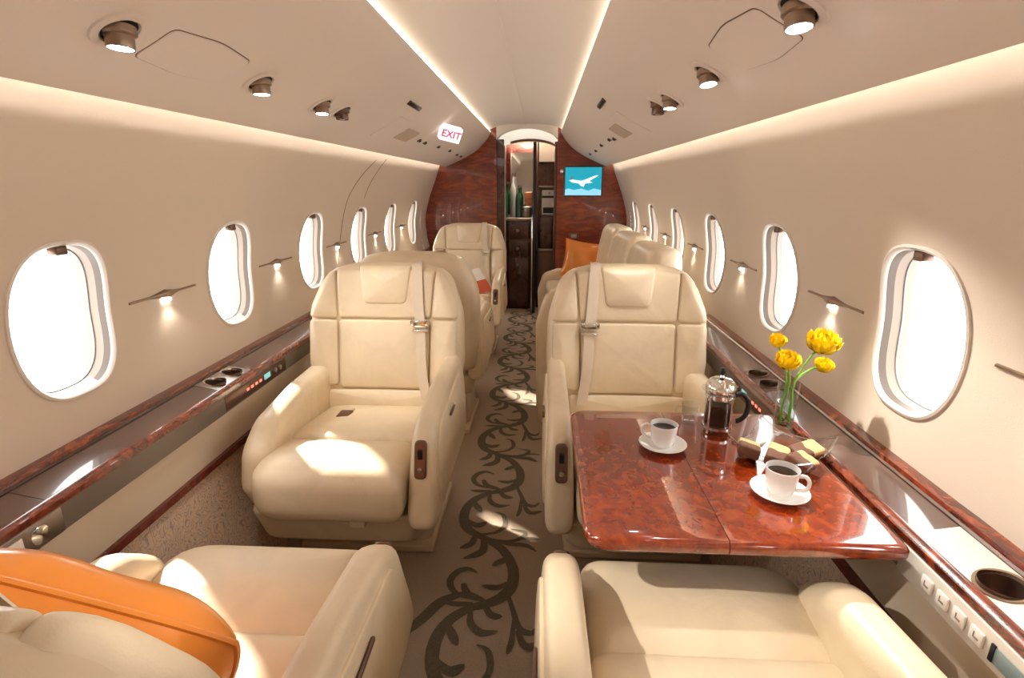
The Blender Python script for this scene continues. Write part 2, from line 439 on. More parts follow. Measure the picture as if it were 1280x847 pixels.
# windows
def make_window(i, side, yc, zz=WZ):
    w_ = thing(f'window_{i}', None, None, (side*wall_x(WZ), yc, WZ), kind='structure')
    def ring(specs, mname, name):
        mb = MB(); n = NO; rows = []
        for (hw, hh, d) in specs:
            for k in range(n):
                a, b_ = oval(k, n, hw, hh); z = WZ+b_
                rows.append((side*(wall_x(z)-wall_x(WZ)+d), a, b_))
        mb.add(rows, [(j*n+k, j*n+(k+1) % n, (j+1)*n+(k+1) % n, (j+1)*n+k) for j in range(len(specs)-1) for k in range(n)])
        return mb.build(name, mname, w_)
    ring([(WW+.007, WH+.007, .002), (WW+.006, WH+.006, -.004), (WW+.001, WH+.001, -.006), (WW-.004, WH-.004, -.002), (WW-.005, WH-.005, .004)], 'window_trim', 'frame')
    ring([(WW-.005, WH-.005, .004), (WW-.007, WH-.007, .020)], 'window_grey', 'shade_track')
    ring([(WW-.007, WH-.007, .020), (WW-.010, WH-.010, .038)], 'window_reveal', 'reveal')
    ring([(WW-.010, WH-.010, .038), (WW-.0125, WH-.0125, .039), (WW-.0125, WH-.0125, .041)], 'gasket', 'gasket')
    ring([(WW-.012, WH-.012, .038), (WW-.015, WH-.015, .055)], 'window_reveal', 'outer_reveal')
    mb = MB(); n = NO
    mb.add([(side*.042+side*(wall_x(WZ+oval(k, n, WW-.012, WH-.012)[1])-wall_x(WZ)), *oval(k, n, WW-.012, WH-.012)) for k in range(n)], [tuple(range(n))])
    mb.build('pane', 'pane_glass', w_)
    pull = MB().box(-.013, .013, -.014, .014, -.011, .010, .004)
    o = pull.build('shade_pull', 'bronze', w_); o.location = (side*(wall_x(WZ+WH)-wall_x(WZ)+.016), 0, WH-.014)
    pd = bpy.data.lights.new('window_portal', 'AREA'); pd.shape = 'RECTANGLE'; pd.size = .36; pd.size_y = .27; pd.cycles.is_portal = True
    po = bpy.data.objects.new('window_portal', pd); col.objects.link(po); po.parent = w_; po.location = (side*.085, 0, 0); po.rotation_euler = (0, side*PI/2, 0)
    return w_
k = 1
for side in (-1, 1):
    for yc in WY:
        o = make_window(k, side, yc); o['label'] = f'{ords[len(WY)-1-WY.index(yc)]} oval porthole from the burl bulkhead in the wall {"under the EXIT sign" if side < 0 else "behind the sofa and table"}'; k += 1

# ceiling: two bulging side panels, the vaulted centre strip and light slots
ce = thing('ceiling', 'cream vaulted ceiling with bulging side panels and a raised centre strip', None, (0, 0, 0), kind='structure')
for s_ in (-1, 1):
    prof = [(s_*x, z) for x, z in CEIL]
    prof += [(s_*.728, 1.368), (s_*.728, 1.378), (s_*.715, 1.384), (s_*.62, 1.43), (s_*.52, 1.475), (s_*.43, 1.535), (s_*.37, 1.60), (s_*.335, 1.668)]
    MB().sweep(prof, Y0, Y1+.02, 1).build('side_panel', 'ceiling_skin', ce, angle=30)
    MB().sweep([(s_*.336, 1.660), (s_*.313, 1.660), (s_*.313, 1.664), (s_*.336, 1.668)], Y0, Y1+.02, 1).build('slot_light', 'strip_glow', ce)
st = smooth_tab([(-.345, 1.655), (-.30, 1.688), (-.22, 1.712), (-.12, 1.722), (-.012, 1.722), (0, 1.717), (.012, 1.722), (.12, 1.722), (.22, 1.712), (.30, 1.688), (.345, 1.655)], 4)
MB().sweep(st + [(x, z+.03) for x, z in reversed(st)], Y0, Y1+.02, 1).build('centre_strip', 'ceiling_strip', ce, angle=30)
# outer skin above and behind the panels, closing the roof void
sk = [(-.96, .5), (-.97, .56)]
MB().sweep([(-.82, 1.48), (-.62, 1.65), (-.40, 1.79), (0, 1.83), (.40, 1.79), (.62, 1.65), (.82, 1.48), (.80, 1.44), (.735, 1.46), (.52, 1.63), (.3, 1.775), (0, 1.80), (-.3, 1.775), (-.52, 1.63), (-.735, 1.46), (-.80, 1.44)], Y0, Y1+.02, 1).build('roof_shell', 'ceiling_skin', ce)

rw = MB().box(-.99, .99, Y0-.05, Y0, 0, 1.85).build('wall_rear', 'wall_cloth'); tag(rw, 'plain cream rear partition of the cabin', kind='structure')
# light blocking strip between floor and wall, outside the lower panels
for s_ in (-1, 1):
    MB().box(s_*.93 if s_ > 0 else -.96, .96 if s_ > 0 else -.93, Y0, 6.2, -.02, .62).build('side_skin', 'cream_panel', bpy.data.objects['wall_right' if s_ > 0 else 'wall_left'])

# ------------------------------------------------------------------ front bulkhead with the galley doorway
DX0, DX1 = -.262, .285
bh = []
zs = [0, .2, .4, .56]+[WALL[i][0] for i in range(0, len(WALL), 2)]
right = [(.93, 0), (.93, .56)]+[(x+.01, z) for z, x in WALL if .6 < z < 1.40]+[(.73, 1.40)]+[(x, z+.012) for x, z in reversed(CEIL) if x > .32]+[(.345, 1.67)]
half_r = [(DX1, 0)]+right+[(DX1, 1.70)]
half_l = [(DX0, 0)]+[(-x, z) for x, z in right]+[(DX0, 1.70)]
bk = thing('wall_front', 'glossy burl wood bulkhead at the end of the cabin with a galley doorway', None, kind='structure')
MB().sweep(half_r, Y1, Y1+.04).build('burl_panel', 'burl_bulkhead', bk, angle=30)
MB().sweep(half_l, Y1, Y1+.04).build('burl_panel', 'burl_bulkhead', bk, angle=30)
# arched lit header over the doorway
def arch(z0, zc, x0, x1, n=16): return [(x0+(x1-x0)*i/n, z0+zc*math.sin(PI*i/n)**.6) for i in range(n+1)]
top = arch(1.60, .095, DX0, DX1)
MB().sweep([(DX0, 1.76), (DX1, 1.76)]+list(reversed(top)), Y1, Y1+.04).build('header', 'ceiling_strip', bk)
inner = arch(1.545, .055, -.20, .27)
MB().sweep(list(top)+list(reversed(inner)), Y1+.13, Y1+.15).build('header_light', 'arch_glow', bk)
MB().sweep([(a, b_) for a, b_ in top]+[(a, b_+.012) for a, b_ in reversed(top)], Y1+.04, Y1+.15).build('header_soffit', 'ceiling_strip', bk)

dr = thing('door_1', 'open galley doorway with dark bronze frame and bright metal edge', None, (0, Y1+.12, 0), kind='structure')
MB().box(-.268, -.195, -.08, .03, 0, 1.60).build('jamb', 'mahogany', dr)
MB().box(-.200, -.186, -.02, .03, 0, 1.55, .004).build('frame', 'pewter', dr)
MB().box(.262, .285, -.08, .03, 0, 1.58, .004).build('jamb', 'bronze', dr)
fm = MB()
for a, b_ in zip(inner[2:], inner[3:]): fm.sweep([(a[0], a[1]-.012), (b_[0], b_[1]-.012), (b_[0], b_[1]+.008), (a[0], a[1]+.008)], -.03, .03)
fm.build('frame', 'bronze', dr)
# sliding door leaf edge standing part open
MB().box(.068, .098, -.06, .03, 0, 1.58, .005).build('door_leaf', 'black_plastic', dr)
MB().box(.056, .070, -.066, -.02, .02, .92, .004).build('edge_strip', 'chrome', dr)

# galley beyond the doorway
MB().box(-.6, .6, 6.15, 6.2, 0, 1.8).build('wall_galley', 'ceiling_skin'); tag(bpy.data.objects['wall_galley'], 'pale end wall closing off the galley', kind='structure')
MB().box(-.62, -.6, Y1+.04, 6.2, 0, 1.8).build('wall_galley_left', 'mahogany'); tag(bpy.data.objects['wall_galley_left'], 'dark wooden side wall of the galley', kind='structure')
MB().box(.6, .62, Y1+.04, 6.2, 0, 1.8).build('wall_galley_right', 'mahogany'); tag(bpy.data.objects['wall_galley_right'], 'dark wooden side wall of the galley behind the appliances', kind='structure')
MB().box(-.62, .62, Y1+.06, 6.2, 1.74, 1.78).build('ceiling_galley', 'ceiling_strip'); tag(bpy.data.objects['ceiling_galley'], 'cream ceiling over the galley', kind='structure')
gc = thing('galley_cabinet', 'dark mahogany galley cabinet with two drawers below a metal-edged counter', 'cabinet', (-.06, 5.24, 0))
MB().box(-.19, .125, 0, .36, .0, .875).build('body', 'mahogany', gc)
for z0, z1 in ((.70, .86), (.53, .685), (.02, .515)):
    d = MB().box(-.178, .115, -.012, .0, z0, z1, .003).build('drawer' if z0 > .5 else 'door', 'mahogany', gc)
    MB().lathe([(0, 0), (.014, 0), (.016, .006), (.010, .014), (0, .015)], 14, mtx=Matrix.Rotation(PI/2, 3, 'X'), c=(-.02, -.012, (z0+z1)/2 if z0 > .5 else .45)).build('knob', 'pewter', d)
MB().box(-.2, .13, -.02, .37, .876, .90, .004).build('countertop', 'pewter', gc)
gm = thing('galley_mirror', 'tall mirror panel standing behind the galley counter', 'mirror', (-.06, 5.645, 0))
MB().box(-.22, .14, -.02, 0, .90, 1.52).build('glass', 'mirror', gm); MB().box(-.24, .16, 0, .03, 0, 1.60).build('backing', 'mahogany', gm)
def bottle(name, x, y, z, h, r, m_, label):
    t = thing(name, label, 'bottle', (x, y, z), group='bottles on the galley counter')
    MB().lathe([(0, 0), (r, 0), (r, h*.6), (r*.9, h*.66), (r*.38, h*.78), (r*.34, h*.93)], 16).build('body', m_, t)
    MB().lathe([(r*.4, h*.93), (r*.42, h), (0, h)], 12).build('cap', 'pewter', t)
bottle('bottle', -.215, 5.34, .901, .34, .034, 'bottle_green', 'tall green bottle on galley counter beside the door jamb')
bottle('bottle', -.135, 5.45, .901, .42, .030, 'bottle_clear', 'tall pale bottle on galley counter between green bottles')
bottle('bottle', -.075, 5.34, .901, .30, .032, 'bottle_green', 'shorter green bottle in the middle of galley counter')
tag(MB().lathe([(0, 0), (.045, 0), (.055, .03), (.05, .10), (.042, .105), (.04, .03), (0, .02)], 20, c=(.005, 5.32, .901)).build('ice_bucket', 'pewter'), 'small pewter ice bucket on galley counter', 'bucket')
tag(MB().box(-.02, .055, 5.42, 5.5, .901, 1.14, .006).build('wooden_caddy', 'lit_wood'), 'orange wooden caddy at the back of galley counter', 'caddy')
gt = thing('galley_tower', 'tall galley tower with lit wooden niche above white appliance and dark doors', 'cabinet', (.19, 5.3, 0))
MB().box(-.085, .22, .02, .36, 0, .92).build('body', 'mahogany', gt)
MB().box(-.085, .22, .30, .36, .92, 1.6).build('niche_back', 'lit_wood', gt)
MB().box(-.085, -.07, .02, .36, .92, 1.6).build('side_panel', 'mahogany', gt)
MB().box(.135, .22, .02, .36, .92, 1.6).build('side_panel', 'white_enamel', gt)
MB().box(-.07, .135, .02, .30, 1.185, 1.2).build('shelf', 'pewter', gt)
MB().box(-.07, .135, .02, .30, 1.42, 1.6).build('top_locker', 'ceiling_skin', gt)
MB().box(-.075, .14, 0, .02, .60, .90, .004).build('door', 'mahogany', gt)
MB().box(-.075, .14, 0, .02, .02, .57, .004).build('door', 'bronze', gt)
MB().box(-.075, .14, -.004, .02, .572, .598, .003).build('trim', 'pewter', gt)
ap = thing('coffee_machine', 'white coffee machine in the galley tower niche', 'appliance', (.225, 5.34, .921))
MB().box(-.075, .075, 0, .2, 0, .24, .01).build('body', 'white_enamel', ap)
MB().box(-.06, .06, -.004, .004, .02, .075, .002).build('drip_slot', 'black_plastic', ap)
MB().box(-.072, .072, -.006, .004, .165, .185, .002).build('trim', 'black_plastic', ap)
MB().lathe([(0, 0), (.012, 0), (.01, .012), (0, .013)], 12, mtx=Matrix.Rotation(PI/2, 3, 'X'), c=(0, 0, .21)).build('dial', 'pewter', ap)
gl = bpy.data.lights.new('galley_lamp', 'POINT'); gl.energy = 18; gl.color = (1, .85, .65); gl.shadow_soft_size = .06
go = thing('galley_downlight', 'small round downlight in the galley ceiling', 'downlight', (0, 5.42, 1.735))
MB().lathe([(.05, 0), (.05, -.012), (.036, -.012)], 20).build('ring', 'chrome', go); MB().lathe([(0, -.01), (.036, -.01)], 20).build('lens', 'lamp_glow', go)
lo = bpy.data.objects.new('galley_lamp', gl); col.objects.link(lo); lo.parent = go; lo.location = (0, 0, -.08)

# monitor on the bulkhead
def scr(x, z, y=Y1-.0): return (x, y, z)
a = at_y(707, 209, Y1-.02); b_ = at_y(751, 244, Y1-.02)
mc = ((a.x+b_.x)/2, Y1, (a.z+b_.z)/2); mw, mh = (b_.x-a.x)/2, (a.z-b_.z)/2
mo = thing('bulkhead_monitor', 'flat screen on the bulkhead showing a white airliner over blue sea', 'monitor', mc)
MB().box(-mw-.012, mw+.012, -.016, 0, -mh-.012, mh+.012, .004).build('bezel', 'mahogany', mo)
sn = MB().box(-mw, mw, -.020, -.014, -mh, mh).build('screen', 'screen_sea', mo)
def flat(pts, y): return MB().add([(x*mw, y, z*mh) for x, z in pts], [tuple(range(len(pts)))])
flat([(-1, -1), (1, -1), (1, -.62), (.6, -.5), (.3, -.68), (-.1, -.5), (-.5, -.62), (-.8, -.5), (-1, -.6)], -.0212).build('cloud_image', 'screen_cloud', sn)
flat([(-.78, .06), (-.62, .14), (-.2, .05), (.28, .02), (.52, -.06), (.3, -.14), (-.2, -.14), (-.6, -.08)], -.0216).build('airliner_image', 'screen_plane', sn)
flat([(-.12, .02), (.32, .02), (.82, .42), (.72, .44)], -.0220).build('airliner_image', 'screen_plane', sn)
flat([(-.3, -.1), (.12, -.12), (.02, -.38), (-.08, -.36)], -.0222).build('airliner_image', 'screen_plane', sn)
flat([(-.74, .10), (-.55, .12), (-.62, .36), (-.72, .38)], -.0224).build('airliner_image', 'screen_dark', sn)
sp = at_y(717, 295, Y1)
ws = thing('wall_switch', 'small metal switch plate on the bulkhead above the orange cushion', 'switch', (sp.x, Y1, sp.z))
MB().box(-.045, .045, -.01, 0, -.03, .03, .004).build('plate', 'bronze', ws); MB().box(-.026, .026, -.015, -.009, -.018, .018, .003).build('rocker', 'pewter', ws)
sp = at_y(702, 214, Y1)
bl = thing('bulkhead_light', 'tiny chrome spot light on the bulkhead beside the monitor', 'light', (sp.x, Y1, sp.z))
MB().lathe([(0, 0), (.016, 0), (.016, .03), (0, .034)], 14, mtx=Matrix.Rotation(PI/2, 3, 'X')).build('body', 'chrome', bl)

# ------------------------------------------------------------------ side ledges
def lid_z(x): return .620+(abs(x)-.797)/.075*.014
def ledge(side, ya, yb, label, cuts, holders):
    """cuts: lengths of lid between joints; holders: (start, end, [cup holder centres], radius, plate, ring)"""
    s_ = side; t = thing('side_ledge', label, 'ledge', (0, ya, 0)); L = yb-ya
    MB().sweep([(s_*.915, .58), (s_*.915, .648), (s_*.900, .650), (s_*.882, .646), (s_*.877, .634), (s_*.877, .58)], 0, L, 1).build('outer_rail', 'burl_rail', t)
    MB().sweep([(s_*.877, .59), (s_*.877, .640), (s_*.872, .637), (s_*.872, .59)], 0, L, 1).build('rail_bead', 'burl_edge', t)
    for y0, y1 in cuts:
        MB().sweep([(s_*.872, .595), (s_*.872, lid_z(.872)), (s_*.797, lid_z(.797)), (s_*.797, .595)], y0-ya+.001, y1-ya-.001, 1).build('lid', 'taupe_gloss', t)
    MB().sweep([(s_*.800, .585), (s_*.800, .6235), (s_*.790, .6225), (s_*.783, .616), (s_*.783, .604), (s_*.797, .590)], 0, L, 1).build('inner_edge', 'burl_rail', t)
    MB().sweep([(s_*.80, .606), (s_*.7825, .604), (s_*.7825, .552), (s_*.80, .548)], 0, L, 1).build('face_strip', 'brushed_metal', t)
    MB().sweep([(s_*.92, .575), (s_*.80, .590), (s_*.80, .552), (s_*.92, .552)], 0, L, 1).build('core', 'dark_gap', t)
    for y0, y1, cs, r, pm, rm in holders:
        w_ = (y1-y0)/len(cs); xa, xb = .7975, .8715; xc = (xa+xb)/2; N = 32
        pl = MB(); rows = []
        for i, c in enumerate(cs):
            a0, a1 = y0+i*w_-ya, y0+(i+1)*w_-ya; c -= ya
            hole, rect = [], []
            for k in range(N):
                q = 2*PI*(k+.5)/N; cx, cy_ = math.cos(q), math.sin(q); hole.append((xc+r*cx, c+r*cy_))
                tx = (xb-xc)/abs(cx); ty = ((a1-c) if cy_ > 0 else (c-a0))/abs(cy_); tt = min(tx, ty); rect.append([xc+cx*tt, c+cy_*tt])
            for X in (xa, xb):
                for Yv in (a0, a1):
                    k = min(range(N), key=lambda j: (rect[j][0]-X)**2+(rect[j][1]-Yv)**2); rect[k] = [X, Yv]
            vs_ = [(s_*x, y, lid_z(x)+.001) for x, y in hole]+[(s_*x, y, lid_z(x)+.001) for x, y in rect]
            pl.add(vs_, [(k, (k+1) % N, N+(k+1) % N, N+k) for k in range(N)])
        pl.build('cup_plate', pm, t)
        for c in cs:
            prof = [(r+.004, .001), (r+.004, .0035), (r-.0005, .0035), (r-.0015, -.002)]
            mb = MB(); rows = []
            for rr, dz in prof: rows += [(s_*(xc+rr*math.cos(2*PI*k/32)), c-ya+rr*math.sin(2*PI*k/32), lid_z(xc+rr*math.cos(2*PI*k/32))+dz) for k in range(32)]
            mb.add(rows, [(32*j+k, 32*j+(k+1) % 32, 32*j+32+(k+1) % 32, 32*j+32+k) for j in range(3) for k in range(32)])
            h = mb.build('cup_holder', rm, t)
            MB().lathe([(r-.001, .632), (r-.002, .60), (r-.006, .5935), (0, .593)], 28, c=(s_*xc, c-ya, 0)).build('well', 'bronze', h)
    return t
ll = ledge(-1, Y0, 4.97, 'long dark burl ledge under the windows beside the two facing left seats',
           [(Y0, .10), (.10, .84), (.84, 1.405), (1.585, 2.25), (2.25, 2.92), (2.92, 3.58), (3.58, 4.25), (4.25, 4.97)], [(1.405, 1.585, [1.452, 1.540], .030, 'pewter', 'chrome')])
lr = ledge(1, Y0, 2.34, 'dark burl side ledge running alongside the dining table',
           [(Y0, -.4), (-.4, .50), (.825, 1.475), (1.655, 2.34)], [(.50, .825, [.69], .031, 'silver_panel', 'bronze_light'), (1.475, 1.655, [1.522, 1.612], .029, 'bronze', 'bronze_light')])
# control panels on the ledge faces
def controls(par, side, ya, yb, near):
    s_ = side; y0 = ya-Y0; y1 = yb-Y0
    f = lambda d: s_*(.7825-d)
    def fb(d0, d1, a, b, c, d, r=0): x = sorted((f(d0), f(d1))); return MB().box(x[0], x[1], a, b, c, d, r, 2)
    if near:
        p = fb(-.02, .004, y0, y1, .549, .603, .003).build('control_panel', 'silver_panel', par)
        for i in range(4):
            c = y1-.075-i*.034
            b_ = fb(.004, .009, c-.012, c+.012, .566, .590, .003).build('button', 'button_white', p)
        for i in range(4):
            c = y1-.075-i*.034
            fb(.009, .0094, c-.006, c+.002, .574, .577).build('symbol', 'button_mark', p); fb(.009, .0094, c+.002, c+.004, .574, .584).build('symbol', 'button_mark', p)
        sc_ = fb(.004, .006, y1-.265, y1-.205, .562, .588, .001).build('display', 'lcd', p)
        fb(.004, .0075, y1-.207, y1-.2, .562, .590, .001).build('display_edge', 'black_plastic', p)
    else:
        p = fb(-.01, .002, y0, y1, .557, .600, .001).build('control_panel', 'bronze', par)
        yc = (y0+y1)/2
        for i in range(4): fb(.002, .0035, yc-.075+i*.026, yc-.061+i*.026, .575, .583, .0005).build('indicator', 'led_red', p)
        fb(.002, .0035, yc+.035, yc+.075, .571, .589, .0005).build('display', 'led_teal', p)
        for i in range(2): MB().lathe([(0, 0), (.009, 0), (.008, .006), (0, .007)], 12, mtx=Matrix.Rotation(-s_*PI/2, 3, 'Y'), c=(f(.002), yc+.11+i*.032, .58)).build('knob', 'pewter', p)
controls(ll, -1, 1.40, 1.78, False)
controls(lr, 1, 1.36, 1.66, False)
controls(lr, 1, .46, .822, True)
p = MB().box(-.80, -.7795, .50-Y0, .845-Y0, .552, .603, .002).build('control_panel', 'pewter', ll)
MB().lathe([(0, 0), (.018, 0), (.018, .006), (.010, .009), (0, .009)], 18, mtx=Matrix.Rotation(PI/2, 3, 'Y'), c=(-.7795, .79-Y0, .58)).build('jack', 'chrome', p)
MB().box(-.7795, -.776, .70-Y0, .76-Y0, .565, .595, .001).build('display', 'button_white', p)

# ------------------------------------------------------------------ seats
def seat(name, label, loc, rot, s_, group=None, recline=14.0, yb=.60, mname='cream_leather'):
    T = thing(name, label, 'seat', loc, rot, group)
    LE = mname
    XA = .295
    mx = lambda o: [(s_*u, v) for u, v in o]
    # base
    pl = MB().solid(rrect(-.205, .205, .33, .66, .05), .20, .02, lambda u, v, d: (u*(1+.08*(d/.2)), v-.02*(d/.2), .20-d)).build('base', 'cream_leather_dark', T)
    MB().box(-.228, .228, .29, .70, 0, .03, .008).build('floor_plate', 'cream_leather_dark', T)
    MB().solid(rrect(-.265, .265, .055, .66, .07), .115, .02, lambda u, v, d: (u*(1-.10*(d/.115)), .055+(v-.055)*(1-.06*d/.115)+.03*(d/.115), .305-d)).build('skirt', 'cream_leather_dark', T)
    MB().box(s_*.07-.022, s_*.07+.022, .048, .075, .268, .298, .004).build('release_tab', 'cream_leather', T)
    # cushions
    fc = MB().solid(rrect(-.226, .212, .0, .265, [.09, .03, .02, .02]), .175, .062,
                    lambda u, v, d: (s_*u, v, .468-d-.018*max(0, (v-.14)/.12)), cf=.010, nb=6).build('front_cushion', LE, T)
    MB().solid(rrect(-.212, .212, .235, yb+.05, .03), .12, .03, lambda u, v, d: (s_*u, v, .460-d-(v-.23)*.15), cf=.012).build('seat_cushion', LE, T)
    # armrests: aisle side runs to the front, wall side tucks behind the front cushion
    oa = rpoly([(.012, .285), (.060, .42), (.092, .525), (.165, .572), (.36, .596), (.64, .605), (.70, .50), (.68, .275), (.10, .265)], [.03, .10, .06, .10, .2, .05, .1, .06, .06], step=.035)
    ar = MB().solid(oa, .078, .026, lambda u, v, d: (s_*(XA+.002-d*(1-.25*max(0, (v-.40)/.2))-.010*max(0, (v-.40)/.2)), u, v), cf=.006, cb=.003).build('armrest', LE, T)
    oi = rpoly([(.085, .32), (.115, .48), (.17, .535), (.58, .565), (.63, .30)], .05, step=.035)
    MB().solid(oi, .008, .004, lambda u, v, d: (s_*(XA+.009-d-.010*max(0, (v-.40)/.2)), u, v), cf=.002, back=False).build('arm_side_panel', LE, ar)
    MB().box(min(s_*.300, s_*.3065), max(s_*.300, s_*.3065), .30, .38, .505, .515, .003).build('pull_slot', 'bronze', ar)
    ow = rpoly([(.065, .36), (.085, .475), (.17, .545), (.42, .565), (.64, .56), (.70, .50), (.68, .275), (.12, .265)], [.04, .09, .10, .2, .05, .1, .06, .06], step=.035)
    aw = MB().solid(ow, .088, .036, lambda u, v, d: (-s_*(XA-.018-d+.018*max(0, (u-.2)/.4)-.012*max(0, (v-.40)/.2)), u, v), cf=.006, cb=.003).build('armrest', LE, T)
    # aisle arm control: dark panel with a button on the arm front
    cx = s_*.255; sl = lambda z: .060+(z-.42)*.30
    cp = MB(); cp.solid(rrect(-.017, .017, .425, .525, .012, .02), .014, .004, lambda u, v, d: (cx+u, sl(v)-.008+d, v), nb=3); cp = cp.build('control_panel', 'bronze', ar)
    MB().lathe([(0, 0), (.0085, 0), (.0075, .006), (0, .007)], 14, mtx=Matrix.Rotation(PI/2, 3, 'X'), c=(cx, sl(.452)-.007, .452)).build('button', 'chrome', cp)
    MB().box(cx-.007, cx+.007, sl(.49)-.013, sl(.49)-.004, .478, .505, .002).build('rocker', 'black_plastic', cp)
    # backrest
    ph = math.radians(recline); zb = .36; TH = .135
    def bm_(u, v, d):
        wing = .050*(min(1, abs(u)/.29))**2.6*(1-min(1, max(0, d)/TH))*(1 if v < .42 else max(.25, 1-(v-.42)/.2))
        dd = d-wing
        return (u, yb+v*math.sin(ph)+dd*math.cos(ph), zb+v*math.cos(ph)-dd*math.sin(ph))
    full = rpoly([(-.262, 0), (.262, 0), (.292, .22), (.288, .40), (.235, .56), (.12, .588), (-.12, .588), (-.235, .56), (-.288, .40), (-.292, .22)], [.04, .04, .1, .2, .13, .2, .2, .13, .2, .1], step=.03)
    MB().solid(full, TH, .055, bm_, cf=0, cb=.03, nb=5, rings=(.96, .9, .8, .65, .45, .25)).build('backrest', LE, T)
    cv = .294; pol = sorted((math.atan2(v-cv, u), math.hypot(u, v-cv)) for u, v in full); pol = [(a-2*PI, r) for a, r in pol]+pol+[(a+2*PI, r) for a, r in pol]
    def drop(u, v):
        r = math.hypot(u, v-cv)
        dl = interp(pol, math.atan2(v-cv, u))-r
        if dl >= .055: return 0.0
        return .055-math.sqrt(max(0, .055**2-(.055-max(dl, 0))**2))
    def panel(nm, pts, rad, h=.013, cf=.008):
        h += .004
        return MB().solid(rpoly(pts, rad, step=.02), h+.004, min(.009, h), lambda u, v, d: bm_(u, v, d-h+drop(u, v)*.93), cf=cf, back=False, nb=3, rings=(.95, .85, .7, .45, .2)).build(nm, LE, T)
    panel('headrest', [(-.080, .425), (.080, .425), (.098, .572), (-.098, .572)], [.025, .025, .012, .012], .018, .012)
    panel('yoke_panel', [(-.172, .372), (.172, .372), (.186, .555), (-.186, .555)], .012, .009, .003)
    for q in (-1, 1):
        panel('shoulder_panel', [(q*.178, .372), (q*.278, .372), (q*.272, .42), (q*.250, .49), (q*.215, .545), (q*.192, .555)], .014, .012, .006)
        panel('side_bolster', [(q*.172, .115), (q*.262, .135), (q*.272, .20), (q*.275, .366), (q*.176, .366)], .018, .016, .010)
    panel('centre_panel', [(-.166, .110), (.166, .110), (.170, .366), (-.170, .366)], .016, .012, .010)
    panel('lumbar_panel', [(-.205, .012), (.205, .012), (.21, .104), (-.21, .104)], .016, .014, .010)
    # shoulder belt
    def P(u, v, e): return Vector(bm_(u, v, -e))
    pts = [(.118, .592, -.045), (.120, .575, .010), (.124, .52, .022), (.132, .40, .026), (.140, .345, .031), (.142, .25, .034), (.150, .16, .034), (.166, .07, .034)]
    st = MB(); vs_ = []
    for (u, v, e) in smooth_tab(pts, 4):
        for du, de in ((-.019, 0), (.019, 0), (.019, .002), (-.019, .002)): vs_.append(P(s_*u+du, v, e+de))
    n = len(vs_)//4
    st.add(vs_, [(4*i+k, 4*i+(k+1) % 4, 4*i+4+(k+1) % 4, 4*i+4+k) for i in range(n-1) for k in range(4)]+[(3, 2, 1, 0), (4*n-4, 4*n-3, 4*n-2, 4*n-1)])
    belt = st.build('shoulder_belt', 'belt_grey', T)
    bk_ = MB(); c = P(s_*.139, .352, .037)
    bk_.box(c.x-.026, c.x+.026, c.y-.007, c.y+.006, c.z-.013, c.z+.013, .004)
    bk_.box(c.x-.034, c.x-.020, c.y-.010, c.y+.004, c.z-.006, c.z+.018, .003); bk_.box(c.x+.020, c.x+.034, c.y-.010, c.y+.004, c.z-.006, c.z+.018, .003)
    bk_.box(c.x-.030, c.x+.030, c.y-.009, c.y+.003, c.z-.028, c.z-.020, .003)
    bk_.build('buckle', 'chrome', belt)
    return T

G = 'cream leather cabin seats'
seat('cabin_seat', 'cream leather seat facing the orange-cushion seat, dark belt tongue lying on its cushion', (-.435, 1.215, 0), 0, 1, G)
seat('cabin_seat', 'cream leather seat with a large orange cushion against its back', (-.418, .962, 0), PI, -1, G, 13.0, .545)
seat('cabin_seat', 'cream leather seat turned away, back to back with the belted left seat', (-.425, 3.10, 0), PI, -1, G, 13.0)
seat('cabin_seat', 'cream leather seat in front of the burl bulkhead with a magazine on it', (-.412, 3.44, 0), 0, 1, G)
seat('cabin_seat', 'cream leather seat behind the dining table with side belt', (.462, 1.215, 0), 0, -1, G, 13.0, .59)
seat('cabin_seat', 'cream leather seat drawn up under the near edge of dining table', (.445, .955, 0), PI, 1, G, 22.0, .60)
# loose belt tongue on the facing seat
bt = thing('belt_tongue', 'dark metal belt tongue lying on a cream seat cushion', 'belt buckle', tuple(at_z(431, 519, .432)))
MB().box(-.022, .022, -.028, .028, -.006, .010, .004).build('plate', 'bronze', bt); MB().box(-.016, .016, .02, .06, -.006, .004, .002).build('strap', 'belt_grey', bt)

# magazine on the far seat
mp_ = at_z(594, 343, .56)
mg = thing('magazine', 'bright red and green magazine lying on the far seat arm', 'magazine', (-.335, 3.74, .463), .5)
MB().box(-.085, .085, -.115, .115, 0, .012, .002).build('pages', 'paper_white', mg)
MB().box(-.086, .086, -.116, .0, .011, .0135, .0005).build('cover', 'paper_red', mg); MB().box(-.086, .0, .0, .116, .011, .0135, .0005).build('cover_print', 'paper_green', mg)
mg.rotation_euler = (math.radians(40), math.radians(-10), .5); mg.location = (-.33, 3.80, .52)

# ------------------------------------------------------------------ sofa along the right wall
sf = thing('sofa', 'cream leather three-seat sofa along the wall beyond the dining seat', 'sofa', (0, 2.34, 0))
LY = 2.30
MB().box(.24, .71, .04, LY-.02, 0, .26, .02).build('base', 'cream_leather_dark', sf)
for i in range(3):
    y0 = .12+i*(LY-.24)/3; y1 = y0+(LY-.24)/3
    MB().solid(rrect(.19, .66, y0+.004, y1-.004, .04), .17, .045, lambda u, v, d: (u, v, .43-d), cf=.015).build('seat_cushion', 'cream_leather', sf)
    out = rpoly([(y0+.003, .40), (y1-.003, .40), (y1-.003, .82), (y1-.07, .905), (y0+.07, .915), (y0+.003, .83)], [.04, .04, .06, .08, .08, .06], step=.04)
    MB().solid(out, .17, .06, lambda u, v, d: (.585+.14*(v-.40)+d, u, v), cf=.025, cb=.0).build('back_cushion', 'cream_leather', sf)
